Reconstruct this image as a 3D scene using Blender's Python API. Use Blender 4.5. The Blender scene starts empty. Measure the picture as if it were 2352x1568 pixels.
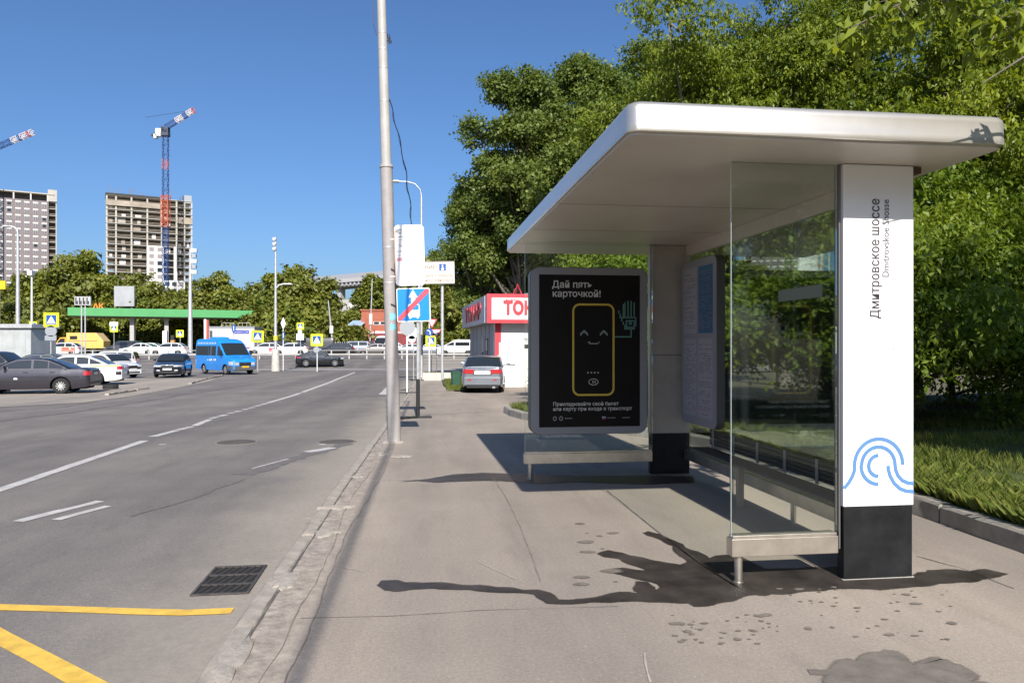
import bpy, bmesh, math, random
import numpy as np
from mathutils import Vector, Matrix
SC = bpy.context.scene
COL = SC.collection
R = math.radians
# ------------------------------------------------------------------ camera
TH = math.atan(173/1700.0)              # the street runs along +Y, the camera looks a little to the right of it
CAMH, F0 = 1.55, 1700.0
cd = bpy.data.cameras.new('camera'); cam = bpy.data.objects.new('camera', cd); COL.objects.link(cam)
cd.sensor_width = 36; cd.lens = 36*F0/2352; cd.shift_y = 6/2352; cd.clip_start = .05; cd.clip_end = 3000
cam.location = (0, 0, CAMH); cam.rotation_euler = (R(90), 0, -TH)
SC.camera = cam
# ------------------------------------------------------------------ sky and sun
W = bpy.data.worlds.new('World'); SC.world = W; W.use_nodes = True
nt = W.node_tree; sky = nt.nodes.new('ShaderNodeTexSky'); sky.sky_type = 'NISHITA'; sky.sun_disc = False
SUN_EL = R(37.0)
sky.sun_elevation = SUN_EL; sky.sun_rotation = R(177); sky.air_density = 1.0; sky.dust_density = 1.7; sky.ozone_density = 10
nt.links.new(sky.outputs[0], nt.nodes['Background'].inputs[0]); nt.nodes['Background'].inputs[1].default_value = .095
sd = bpy.data.lights.new('sun', 'SUN'); sd.energy = 4.8; sd.angle = R(.53); sd.color = (1, .945, .86)
sun = bpy.data.objects.new('sun', sd); COL.objects.link(sun)
tosun = Vector((.05*math.cos(SUN_EL), -math.cos(SUN_EL), math.sin(SUN_EL)))
sun.rotation_euler = tosun.to_track_quat('Z', 'Y').to_euler(); sun.location = (0, -20, 30)
# ------------------------------------------------------------------ picture
vs = SC.view_settings; SC.display_settings.display_device = 'sRGB'
vs.view_transform = 'Standard'; vs.look = 'None'; vs.gamma = 1; vs.exposure = .55
try: vs.use_curve_mapping = False
except Exception: pass
SC.render.engine = 'CYCLES'; SC.cycles.use_denoising = True
SC.cycles.max_bounces = 7; SC.cycles.diffuse_bounces = 3; SC.cycles.glossy_bounces = 3; SC.cycles.transmission_bounces = 4
SC.cycles.transparent_max_bounces = 16; SC.cycles.caustics_reflective = False; SC.cycles.caustics_refractive = False
SC.cycles.sample_clamp_indirect = 6
# ------------------------------------------------------------------ the lie of the land: street falls away, main road rises again
GY = [-60, 8, 28, 44, 53, 78, 86, 90, 100, 2000]; GZ = [0, 0, -.33, -.45, -.57, -.9, -.15, .19, .3, .3]
def g(y): return float(np.interp(y, GY, GZ))
CT, ST = math.cos(TH), math.sin(TH)
def ray(x, y):
    r = (x-1176)/F0; return Vector((r*CT+ST, -r*ST+CT, (790-y)/F0))
def at(x, y, d): return Vector((0, 0, CAMH)) + ray(x, y)*d
def gp(x, y, dz=0):                      # where that line of sight meets the ground
    q = ray(x, y); t = .8
    while t < 900:
        t2 = t*1.004
        if CAMH+q.z*t2 <= g(q.y*t2)+dz:
            for _ in range(30):
                m = (t+t2)/2
                if CAMH+q.z*m <= g(q.y*m)+dz: t2 = m
                else: t = m
            break
        t = t2
    p = q*t; return Vector((p.x, p.y, g(p.y)+dz))
def gd(x, d):                            # ground under image column x at depth d
    p = at(x, 790, d); return Vector((p.x, p.y, g(p.y)))
# ------------------------------------------------------------------ materials
def lin(h):
    h = h.lstrip('#'); return tuple((lambda c: c/12.92 if c <= .04045 else ((c+.055)/1.055)**2.4)(int(h[i:i+2], 16)/255) for i in (0, 2, 4))
MATS = {}
def M(name, col=(.5, .5, .5), rough=.6, metal=0, var=0, vs=4, bump=0, bs=60, coat=0, spec=.5, dirt=0):
    if name in MATS: return MATS[name]
    if isinstance(col, str): col = lin(col)
    m = bpy.data.materials.new(name); m.use_nodes = True; t = m.node_tree; b = t.nodes['Principled BSDF']
    b.inputs['Base Color'].default_value = (*col, 1); b.inputs['Roughness'].default_value = rough; b.inputs['Metallic'].default_value = metal
    b.inputs['Coat Weight'].default_value = coat; b.inputs['Coat Roughness'].default_value = .06; b.inputs['Specular IOR Level'].default_value = spec
    if var or bump:
        tc = t.nodes.new('ShaderNodeTexCoord')
    if var:
        n = t.nodes.new('ShaderNodeTexNoise'); n.inputs['Scale'].default_value = vs; n.inputs['Detail'].default_value = 7; n.inputs['Roughness'].default_value = .65
        t.links.new(tc.outputs['Object'], n.inputs['Vector'])
        mr = t.nodes.new('ShaderNodeMapRange'); mr.inputs[1].default_value = .3; mr.inputs[2].default_value = .7
        t.links.new(n.outputs['Fac'], mr.inputs[0])
        mx = t.nodes.new('ShaderNodeMix'); mx.data_type = 'RGBA'
        mx.inputs[6].default_value = (*[c*(1-var) for c in col], 1); mx.inputs[7].default_value = (*[min(1, c*(1+var)) for c in col], 1)
        t.links.new(mr.outputs[0], mx.inputs[0]); t.links.new(mx.outputs[2], b.inputs['Base Color'])
        mr2 = t.nodes.new('ShaderNodeMapRange'); mr2.inputs[3].default_value = rough*.82; mr2.inputs[4].default_value = min(1, rough*1.18)
        t.links.new(n.outputs['Fac'], mr2.inputs[0]); t.links.new(mr2.outputs[0], b.inputs['Roughness'])
    if bump:
        n = t.nodes.new('ShaderNodeTexNoise'); n.inputs['Scale'].default_value = bs; n.inputs['Detail'].default_value = 5
        t.links.new(tc.outputs['Object'], n.inputs['Vector'])
        bp = t.nodes.new('ShaderNodeBump'); bp.inputs['Strength'].default_value = bump; bp.inputs['Distance'].default_value = .01
        t.links.new(n.outputs['Fac'], bp.inputs['Height']); t.links.new(bp.outputs[0], b.inputs['Normal'])
    MATS[name] = m; return m
def glass_mat(name, tint=(.86, .93, .88), refl=1.0):
    m = bpy.data.materials.new(name); m.use_nodes = True; t = m.node_tree; t.nodes.clear()
    o = t.nodes.new('ShaderNodeOutputMaterial'); tr = t.nodes.new('ShaderNodeBsdfTransparent'); tr.inputs[0].default_value = (*tint, 1)
    gl = t.nodes.new('ShaderNodeBsdfGlossy'); gl.inputs['Roughness'].default_value = .01; gl.inputs[0].default_value = (.95, .97, .95, 1)
    fr = t.nodes.new('ShaderNodeFresnel'); fr.inputs[0].default_value = 1.5
    mu = t.nodes.new('ShaderNodeMath'); mu.operation = 'MULTIPLY'; mu.inputs[1].default_value = refl
    mx = t.nodes.new('ShaderNodeMixShader'); t.links.new(fr.outputs[0], mu.inputs[0]); t.links.new(mu.outputs[0], mx.inputs[0])
    t.links.new(tr.outputs[0], mx.inputs[1]); t.links.new(gl.outputs[0], mx.inputs[2]); t.links.new(mx.outputs[0], o.inputs[0])
    MATS[name] = m; return m
def leaf_mat(name, c1, c2, trans=.45):
    m = bpy.data.materials.new(name); m.use_nodes = True; t = m.node_tree; t.nodes.clear()
    o = t.nodes.new('ShaderNodeOutputMaterial'); a = t.nodes.new('ShaderNodeAttribute'); a.attribute_name = 'tone'
    rp = t.nodes.new('ShaderNodeMix'); rp.data_type = 'RGBA'; rp.inputs[6].default_value = (*c1, 1); rp.inputs[7].default_value = (*c2, 1)
    t.links.new(a.outputs['Fac'], rp.inputs[0])
    d = t.nodes.new('ShaderNodeBsdfPrincipled'); d.inputs['Roughness'].default_value = .48; d.inputs['Specular IOR Level'].default_value = .35
    tl = t.nodes.new('ShaderNodeBsdfTranslucent'); mx = t.nodes.new('ShaderNodeMixShader'); mx.inputs[0].default_value = trans
    br = t.nodes.new('ShaderNodeMix'); br.data_type = 'RGBA'; br.blend_type = 'MULTIPLY'; br.inputs[0].default_value = 1; br.inputs[7].default_value = (1.25, 1.2, .45, 1)
    t.links.new(rp.outputs[2], d.inputs['Base Color']); t.links.new(rp.outputs[2], br.inputs[6]); t.links.new(br.outputs[2], tl.inputs[0])
    t.links.new(d.outputs[0], mx.inputs[1]); t.links.new(tl.outputs[0], mx.inputs[2]); t.links.new(mx.outputs[0], o.inputs[0])
    MATS[name] = m; return m
def asphalt(name, base, dark, light, fine=260, worn=None, dust=None):
    """grainy asphalt: broad patches, aggregate speckle, stains; worn = (x0, x1) strip of broken surface beside the kerb"""
    m = bpy.data.materials.new(name); m.use_nodes = True; t = m.node_tree; b = t.nodes['Principled BSDF']; N = t.nodes.new; L = t.links.new
    tc = N('ShaderNodeTexCoord')
    def noise(sc, det=6, ro=.6, st=(1, 1, 1)):
        mp = N('ShaderNodeMapping'); mp.inputs['Scale'].default_value = st; L(tc.outputs['Object'], mp.inputs[0])
        n = N('ShaderNodeTexNoise'); n.inputs['Scale'].default_value = sc; n.inputs['Detail'].default_value = det; n.inputs['Roughness'].default_value = ro
        L(mp.outputs[0], n.inputs['Vector']); return n.outputs['Fac']
    def rng(f, a, c, lo=0, hi=1):
        r = N('ShaderNodeMapRange'); r.inputs[1].default_value = a; r.inputs[2].default_value = c; r.inputs[3].default_value = lo; r.inputs[4].default_value = hi
        L(f, r.inputs[0]); return r.outputs[0]
    def mix(f, c1, c2, ty='MIX'):
        x = N('ShaderNodeMix'); x.data_type = 'RGBA'; x.blend_type = ty
        for i, v in ((0, f), (6, c1), (7, c2)):
            if isinstance(v, (int, float)): x.inputs[i].default_value = v
            elif isinstance(v, tuple): x.inputs[i].default_value = (*v, 1)
            else: L(v, x.inputs[i])
        return x.outputs[2]
    c = mix(rng(noise(.55, 5), .35, .65), base, light)
    c = mix(rng(noise(2.3, 7, .7, (1, .25, 1)), .5, .78, 0, .55), c, dark)
    c = mix(rng(noise(.9, 8, .75), .58, .75, 0, .4), c, dark)
    c = mix(rng(noise(.55, 4, .6, (1, .06, 1)), .35, .65), mix(1, c, (.8, .81, .83), 'MULTIPLY'), mix(1, c, (1.14, 1.12, 1.09), 'MULTIPLY'))
    c = mix(rng(noise(fine, 2), .3, .7, .0, 1), mix(1, c, (.72, .72, .72), 'MULTIPLY'), mix(1, c, (1.22, 1.21, 1.19), 'MULTIPLY'))
    c = mix(rng(noise(48, 4, .7), .32, .68), mix(1, c, (.84, .84, .84), 'MULTIPLY'), mix(1, c, (1.13, 1.125, 1.12), 'MULTIPLY'))
    sp = N('ShaderNodeTexVoronoi'); sp.inputs['Scale'].default_value = 22; L(tc.outputs['Object'], sp.inputs['Vector'])
    c = mix(rng(sp.outputs['Distance'], .05, .09, .55, 0), c, (.62, .6, .56))
    h = noise(fine*.6, 3)
    if dust:
        sx = N('ShaderNodeSeparateXYZ'); L(tc.outputs['Object'], sx.inputs[0])
        wv = N('ShaderNodeMath'); wv.operation = 'MULTIPLY_ADD'; L(noise(.8, 6, .65), wv.inputs[0]); wv.inputs[1].default_value = 1.3; L(sx.outputs[0], wv.inputs[2])
        c = mix(rng(wv.outputs[0], dust[0]+.65, dust[1]+.65, 0, .8), c, mix(rng(noise(26, 5, .7), .3, .7), (.27, .24, .2), (.36, .32, .265)))
    if worn:
        sx = N('ShaderNodeSeparateXYZ'); L(tc.outputs['Object'], sx.inputs[0])
        wv = N('ShaderNodeMath'); wv.operation = 'MULTIPLY_ADD'; L(noise(1.9, 6, .7), wv.inputs[0]); wv.inputs[1].default_value = .5; L(sx.outputs[0], wv.inputs[2])
        k = rng(wv.outputs[0], worn[0]+.25, worn[1]+.25, 1, 0)
        br = N('ShaderNodeTexVoronoi'); br.feature = 'DISTANCE_TO_EDGE'; br.inputs['Scale'].default_value = 5.5
        wob = N('ShaderNodeVectorMath'); wob.operation = 'ADD'; nn = N('ShaderNodeTexNoise'); nn.inputs['Scale'].default_value = 4; nn.inputs['Detail'].default_value = 5
        L(tc.outputs['Object'], nn.inputs['Vector']); L(tc.outputs['Object'], wob.inputs[0]); L(nn.outputs['Color'], wob.inputs[1]); L(wob.outputs[0], br.inputs['Vector'])
        wc = mix(rng(noise(11, 6, .7), .35, .68), tuple(x*.62 for x in base), tuple(min(1, x*1.3) for x in light))
        wc = mix(rng(br.outputs['Distance'], 0, .025, .6, 0), wc, tuple(x*.5 for x in dark))
        c = mix(k, c, wc)
    L(c, b.inputs['Base Color']); b.inputs['Roughness'].default_value = .88; b.inputs['Specular IOR Level'].default_value = .3
    bp = N('ShaderNodeBump'); bp.inputs['Strength'].default_value = .45; bp.inputs['Distance'].default_value = .006; L(h, bp.inputs['Height']); L(bp.outputs[0], b.inputs['Normal'])
    MATS[name] = m; return m
# ------------------------------------------------------------------ mesh building
class MB:
    def __init__(s): s.v = []; s.f = []; s.m = []
    def add(s, vs, fs, mi=0):
        o = len(s.v); s.v += [tuple(p) for p in vs]; s.f += [tuple(i+o for i in f) for f in fs]; s.m += [mi]*len(fs); return s
    def box(s, a, b, mi=0, mat=None):
        x0, y0, z0 = a; x1, y1, z1 = b
        vs = [Vector(p) for p in ((x0, y0, z0), (x1, y0, z0), (x1, y1, z0), (x0, y1, z0), (x0, y0, z1), (x1, y0, z1), (x1, y1, z1), (x0, y1, z1))]
        if mat is not None: vs = [mat @ p for p in vs]
        return s.add(vs, [(0, 3, 2, 1), (4, 5, 6, 7), (0, 1, 5, 4), (1, 2, 6, 5), (2, 3, 7, 6), (3, 0, 4, 7)], mi)
    def loft(s, rings, closed=True, cap=True, mi=0):
        n = len(rings[0]); vs = [p for r in rings for p in r]; fs = []
        for i in range(len(rings)-1):
            for j in range(n if closed else n-1):
                k = (j+1) % n; fs.append((i*n+j, i*n+k, (i+1)*n+k, (i+1)*n+j))
        if cap: fs.append(tuple(range(n-1, -1, -1))); fs.append(tuple((len(rings)-1)*n+j for j in range(n)))
        return s.add(vs, fs, mi)
    def tube(s, pts, rad, n=8, mi=0, cap=True):
        pts = [Vector(p) for p in pts]; rad = [rad]*len(pts) if isinstance(rad, (int, float)) else rad; rings = []
        for i, p in enumerate(pts):
            d = (pts[min(i+1, len(pts)-1)]-pts[max(i-1, 0)]).normalized()
            u = d.cross(Vector((0, 0, 1)) if abs(d.z) < .9 else Vector((1, 0, 0))).normalized(); w = u.cross(d)
            rings.append([p+(u*math.cos(2*math.pi*k/n)+w*math.sin(2*math.pi*k/n))*rad[i] for k in range(n)])
        return s.loft(rings, True, cap, mi)
    def bar(s, p, q, w, h=None, mi=0):
        p, q = Vector(p), Vector(q); h = h or w; d = (q-p).normalized()
        u = d.cross(Vector((0, 0, 1)) if abs(d.z) < .95 else Vector((0, 1, 0))).normalized(); v = u.cross(d)
        r = lambda c: [c+u*w/2+v*h/2, c-u*w/2+v*h/2, c-u*w/2-v*h/2, c+u*w/2-v*h/2]
        return s.loft([r(p), r(q)], True, True, mi)
    def prism(s, poly, lo, hi, axis='y', mi=0):
        # poly in 2D, pushed along axis from lo to hi
        f = {'y': lambda a, b, t: (a, t, b), 'x': lambda a, b, t: (t, a, b), 'z': lambda a, b, t: (a, b, t)}[axis]
        return s.loft([[f(a, b, lo) for a, b in poly], [f(a, b, hi) for a, b in poly]], True, True, mi)
    def lathe(s, prof, n=20, mi=0, axis='z', c=(0, 0, 0)):
        rings = []
        for r, h in prof:
            ring = []
            for k in range(n):
                a = 2*math.pi*k/n; x, y = r*math.cos(a), r*math.sin(a)
                ring.append(tuple(np.add(c, {'z': (x, y, h), 'x': (h, x, y), 'y': (x, h, y)}[axis])))
            rings.append(ring)
        return s.loft(rings, True, True, mi)
    def mesh(s, name, mats, smooth=None):
        me = bpy.data.meshes.new(name); me.from_pydata(s.v, [], s.f)
        for m in (mats if isinstance(mats, (list, tuple)) else [mats]): me.materials.append(m)
        if any(s.m): me.polygons.foreach_set('material_index', s.m)
        bm = bmesh.new(); bm.from_mesh(me); bmesh.ops.recalc_face_normals(bm, faces=bm.faces); bm.to_mesh(me); bm.free()
        if smooth is not None:
            me.shade_smooth(); me.set_sharp_from_angle(angle=R(smooth))
        me.update(); return me
    def build(s, name, mats, parent=None, loc=None, smooth=None, bevel=0, rz=0, rot=None):
        return link(name, s.mesh(name, mats, smooth), parent, loc, bevel, rz, rot)
def link(name, me, parent=None, loc=None, bevel=0, rz=0, rot=None):
    o = bpy.data.objects.new(name, me); COL.objects.link(o)
    if parent: o.parent = parent
    if loc is not None: o.location = loc
    if rot is not None: o.rotation_euler = rot
    elif rz: o.rotation_euler = (0, 0, rz)
    if bevel:
        b = o.modifiers.new('edge', 'BEVEL'); b.width = bevel; b.segments = 2; b.limit_method = 'ANGLE'; b.angle_limit = R(40)
    return o
def tag(o, label=None, cat=None, group=None, kind=None):
    if label: o['label'] = label
    if cat: o['category'] = cat
    if group: o['group'] = group
    if kind: o['kind'] = kind
    return o
def E(name, label, cat, loc=(0, 0, 0), rz=0, group=None):
    o = bpy.data.objects.new(name, None); COL.objects.link(o); o.location = loc; o.rotation_euler = (0, 0, rz); o.empty_display_size = .2
    return tag(o, label, cat, group)
def copy_tree(o, parent=None):
    c = o.copy(); COL.objects.link(c); c.parent = parent
    for ch in o.children: copy_tree(ch, c)
    return c
def text(name, s, size, mat, parent, loc, rot=(R(90), 0, 0), bold=0, ext=0, align='LEFT', sx=1, shear=0, space=1, ls=1, fit=None):
    c = bpy.data.curves.new('lettering', 'FONT'); c.body = s; c.size = size; c.offset = bold*size; c.extrude = ext; c.align_x = align; c.resolution_u = 3
    c.shear = shear; c.space_character = space; c.space_line = ls
    t = bpy.data.objects.new('lettering', c); COL.objects.link(t); dg = bpy.context.evaluated_depsgraph_get()
    me = bpy.data.meshes.new_from_object(t.evaluated_get(dg)); bpy.data.objects.remove(t); bpy.data.curves.remove(c)
    me.materials.clear(); me.materials.append(mat)
    o = link(name, me, parent, loc, rot=rot)
    if fit and len(me.vertices):
        xs = [v.co.x for v in me.vertices]; sx = fit/max(1e-4, max(xs)-min(xs))
    o.scale = (sx, 1, 1); return o
def rrect(x0, x1, y0, y1, r, n=5):
    p = []
    for cx, cy, a0 in ((x1-r, y1-r, 0), (x0+r, y1-r, 90), (x0+r, y0+r, 180), (x1-r, y0+r, 270)):
        p += [(cx+r*math.cos(R(a0+90*k/n)), cy+r*math.sin(R(a0+90*k/n))) for k in range(n+1)]
    return p
def ribbon(pts, w, lift, axis='y'):      # flat stroke of width w along a 2D line, lying in the x-z plane at y = lift
    m = MB(); P = [Vector((a, b)) for a, b in pts]; rs = []
    for i, p in enumerate(P):
        d = (P[min(i+1, len(P)-1)]-P[max(i-1, 0)]).normalized(); n_ = Vector((-d.y, d.x))*w/2
        rs.append([(p+n_), (p-n_)])
    f = (lambda q, t: (q.x, t, q.y)) if axis == 'y' else (lambda q, t: (q.x, q.y, t))
    m.loft([[f(a, lift), f(b, lift)] for a, b in rs], False, False); return m
# ------------------------------------------------------------------ palette
A_ROAD = asphalt('road_asphalt', (.155, .142, .135), (.098, .091, .089), (.2, .183, .17), 170, dust=(-2.1, -1.25))
A_PAVE = asphalt('pavement_asphalt', (.31, .268, .228), (.2, .174, .148), (.365, .315, .268), 210, worn=(-.98, -.58))
A_LOT = asphalt('parking_asphalt', (.29, .26, .225), (.2, .18, .16), (.34, .3, .26), 150)
CONC = M('kerb_concrete', (.33, .295, .25), .9, var=.28, vs=7, bump=.5, bs=90)
CONC2 = M('pale_concrete', (.5, .47, .42), .9, var=.2, vs=3, bump=.3, bs=50)
EARTH = M('earth', (.13, .115, .06), .95, var=.45, vs=.6, bump=.5, bs=20)
TURF = M('turf_soil', (.055, .075, .018), .95, var=.5, vs=2.5, bump=.6, bs=30)
WHITEP = M('road_paint_white', (.46, .44, .42), .8, var=.25, vs=9, bump=.3, bs=120)
YELP = M('road_paint_yellow', (.68, .43, .07), .75, var=.2, vs=12, bump=.3, bs=120)
IRON = M('cast_iron', (.1, .088, .08), .65, metal=.5, var=.4, vs=14, bump=.4, bs=80)
DARK = M('dark_gap', (.012, .012, .012), .9)
BLACK = M('black_plastic', (.02, .02, .022), .45, var=.3, vs=6)
STEEL = M('brushed_steel', (.62, .57, .5), .34, metal=.9, var=.16, vs=5)
GALV = M('galvanised_steel', (.52, .52, .52), .5, metal=.45, var=.2, vs=6, bump=.12, bs=30)
POLEP = M('pole_grey_paint', (.34, .315, .305), .55, var=.14, vs=3.2, bump=.2, bs=22)
FINE = M('fine_crack', (.2, .172, .147), .9, var=.3, vs=8)
TAR_AND_SHADOW = M('tar_and_shadow', (.1, .093, .087), .9, var=.4, vs=8)
# ------------------------------------------------------------------ ground sheets
def ys(a, b, st=1.0):
    v = set(np.arange(a, b, st).round(3).tolist()) | {a, b} | {k for k in GY if a < k < b}; return sorted(v)
def strip(m, yy, xl, xr, dz, nx=1, zf=None):
    rows = []
    for y in yy:
        a = xl(y) if callable(xl) else xl; b = xr(y) if callable(xr) else xr
        rows.append([(a+(b-a)*i/nx, y, g(y)+dz+(zf(a+(b-a)*i/nx, y) if zf else 0)) for i in range(nx+1)])
    return m.loft(rows, False, False)
def pl(pts): return lambda y: float(np.interp(y, [p[0] for p in pts], [p[1] for p in pts]))
m = MB(); strip(m, ys(-60, 100, 4)+[140, 200, 400, 900, 1800], -900, 900, -.16, 12); tag(m.build('ground', EARTH), kind='structure')
ROADZ = -.055
m = MB(); strip(m, ys(-12, 60, 2), -110, -1.12, ROADZ, 4); strip(m, ys(60, 108, 2), -300, 300, ROADZ, 6)
road = tag(m.build('road', A_ROAD), kind='structure')
m = MB(); strip(m, ys(-12, 19, 1), -.995, 5.2, 0, 4); strip(m, ys(19, 33.5, 1), -.995, pl([(19, 6), (21, 11), (33.5, 11)]), 0, 4); strip(m, ys(33.5, 60, 1), -.995, pl([(33.5, 1.6), (50, .9), (60, 6)]), 0, 2)
pave = tag(m.build('pavement', A_PAVE), kind='structure')
LOTZ = ROADZ+.008
LOTX = pl([(22.3, -13.4), (23.4, -12.6), (25, -11.3), (29.5, -11.4), (36, -11.8), (42, -12.4), (47, -13.4)])
m = MB(); strip(m, ys(22.3, 47, 1), -110, LOTX, LOTZ, 3); tag(m.build('parking_lot', A_LOT), kind='structure')
# --- kerb along the street: low worn stones almost flush with the road
kerb = tag(bpy.data.objects.new('kerb', None), kind='structure'); COL.objects.link(kerb)
rnd = random.Random(4)
def stone_mesh(name, L_, w, h, jit, mat, seed):
    r = random.Random(seed); m = MB(); n = 6; rings = []
    for i in range(n+1):
        y = -L_/2+L_*i/n; e = .006 if i in (0, n) else 0
        j = lambda: r.uniform(-jit, jit)
        rings.append([(-w/2+j(), y, -h), (-w/2+e+j(), y, -.022+j()-e), (-w/2+.02+e+j(), y, j()-e), (w/2-.012-e+j(), y, j()-e), (w/2-e, y, -.012-e), (w/2, y, -h)])
    m.loft(rings); return m.mesh(name, mat, 35)
SM = [stone_mesh('kerb_stone', .985, .125, .16, .007, CONC, s) for s in range(4)]
y = 1.2; i = 0
while y < 30:
    o = link('kerb_stone', SM[i % 4], kerb, (-1.06+rnd.uniform(-.008, .008), y+.5, g(y+.5)+rnd.uniform(-.008, .004)), rz=rnd.uniform(-.006, .006)); y += 1.0; i += 1
m = MB(); strip(m, ys(30, 60, 1), -1.13, -.99, .012); far_k = m.build('kerb_run', CONC, kerb)
# --- kerb round the lawn
KPL = [(4.40, -7), (4.40, 10.2), (4.15, 11.6), (3.4, 13.2), (2.5, 15.0), (2.0, 16.4), (1.72, 17.9), (1.75, 18.9), (2.3, 19.5), (4, 19.9), (14, 20.6)]
KM = [stone_mesh('kerb_stone', .975, .15, .34, .0035, M('lawn_kerb_concrete', (.3, .275, .235), .92, var=.22, vs=6, bump=.5, bs=110), s) for s in (11, 12, 13)]
lk = tag(bpy.data.objects.new('lawn_kerb', None), kind='structure'); COL.objects.link(lk)
pts = [Vector(p) for p in KPL]; seg = 0; pos = pts[0].copy(); k = 0
while seg < len(pts)-1:
    p = pos; rem = 1.0; q = p
    while seg < len(pts)-1:
        d = (pts[seg+1]-q).length
        if d >= rem: q = q+(pts[seg+1]-q).normalized()*rem; break
        rem -= d; q = pts[seg+1]; seg += 1
    mid = (p+q)/2; a = math.atan2(-(q-p).x, (q-p).y)
    if mid.y > 3 or abs(mid.x-4.4) > .1:
        o = link('kerb_stone', KM[k % 3], lk, (mid.x, mid.y, g(mid.y)+.165+rnd.uniform(-.006, .006)), rot=(rnd.uniform(-.004, .004), math.pi*0, a+(math.pi if k % 2 == 0 and False else 0)))
        # face side towards the pavement
    k += 1; pos = q
    if seg >= len(pts)-1: break
LXL = pl([(-7, 4.46), (10.2, 4.46), (11.6, 4.22), (13.2, 3.48), (15, 2.58), (16.4, 2.07), (17.9, 1.79), (18.9, 1.82), (19.6, 2.5)])
def lawn_z(x, y): return .15+.012*math.sin(x*1.3+y*.7)+max(0, x-7)*.022
m = MB(); strip(m, ys(-7, 19.6, .7), LXL, 40, 0, 26, lawn_z); lawn = tag(m.build('lawn', TURF, smooth=60), kind='structure')
m = MB(); strip(m, ys(29.5, 46, 1), pl([(29.5, .75), (34, .3), (46, .25)]), 1.9, .05, 2); tag(m.build('grass_verge', TURF), kind='structure')
def bank_z(x, y): return max(0, min(1, (y-108)/26))*6.5*min(1, max(0, (x+4)/14))
m = MB(); strip(m, ys(108, 150, 2), -8, 90, .02, 30, bank_z); tag(m.build('grass_bank', M('dry_bank_grass', (.2, .17, .09), .95, var=.4, vs=.8, bump=.6, bs=8), smooth=60), kind='structure')
# --- painted markings
def paint(name, P, w, mat, lift=.005, ragged=0, seed=1):
    r = random.Random(seed); P = [gp(*p, ROADZ) if len(p) == 2 else Vector(p) for p in P]; out = []
    for a, b in zip(P[:-1], P[1:]):
        n = max(2, int((b-a).length/.35)); out += [a.lerp(b, i/n) for i in range(n)]
    out.append(P[-1]); rows = []
    for i, p in enumerate(out):
        d = out[min(i+1, len(out)-1)]-out[max(i-1, 0)]; d.z = 0; d.normalize(); n_ = Vector((-d.y, d.x, 0))
        e = lambda: w/2*(1+r.uniform(-ragged, ragged*.4)); z = g(p.y)+ROADZ+lift
        a = p+n_*e(); b = p-n_*e(); rows.append([(a.x, a.y, z), (b.x, b.y, z)])
    m = MB(); m.loft(rows, False, False); return m.build(name, mat, road)
paint('lane_marking', [(-420, 1262), (0, 1125), (333, 1012)], .16, WHITEP, ragged=.12)
for k, (a, b) in enumerate([((350, 1003), (408, 988)), ((410, 987), (428, 983)), ((430, 982.5), (441, 979.5)), ((446, 978), (482, 963)), ((484, 961), (499, 957.5)), ((503, 956), (520, 952)),
        ((525, 949.5), (537, 947.5)), ((541, 946), (552, 943.5)), ((558, 941), (568, 939)), ((571, 937.5), (584, 935)), ((586, 933), (598, 930.5)), ((600, 929.5), (612, 926.5))]):
    paint('lane_marking', [a, b], .17, WHITEP, ragged=.2, seed=k)
paint('lane_marking', [(614, 925.5), (690, 902.5)], .18, WHITEP, ragged=.1, seed=40)
paint('lane_marking', [(694, 901), (760, 877), (815, 855)], .2, WHITEP, ragged=.1, seed=41)
paint('lane_marking', [(880, 906), (896, 889)], .35, WHITEP, ragged=.15, seed=42)
paint('lane_marking', [(40, 1198), (130, 1175), (232, 1151)], .12, WHITEP, ragged=.35, seed=5)
paint('lane_marking', [(128, 1194), (248, 1162)], .1, WHITEP, ragged=.2, seed=6)
paint('lane_marking', [(580, 1076), (662, 1054)], .05, WHITEP, ragged=.5, seed=7)
paint('lane_marking', [(705, 1038), (765, 1028)], .2, WHITEP, ragged=.15, seed=8)
paint('lane_marking', [(735, 1022), (745, 1020)], .14, WHITEP, ragged=.3, seed=8)
paint('lane_marking', [(365, 1021), (382, 1020.5)], .1, WHITEP, ragged=.5, seed=9)
paint('bay_marking', [(-300, 1380), (0, 1395), (200, 1401), (420, 1408), (534, 1403)], .1, YELP, ragged=.08, seed=10)
paint('bay_marking', [(-300, 1290), (0, 1462), (205, 1572), (420, 1690)], .115, YELP, ragged=.08, seed=11)
for x0, x1, yy in ((-90, -20, 66), (-18, 30, 70.5), (-60, 40, 74.5), (-60, 60, 81.5), (-90, 90, 84.3)):
    paint('lane_marking', [(x0, yy, 0), (x1, yy, 0)], .75, WHITEP, ragged=.1, seed=int(yy))
for k in range(9):
    paint('lane_marking', [(-66+k*11, 79.6, 0), (-62+k*11, 79.6, 0)], .5, WHITEP, ragged=.1, seed=k)
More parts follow.
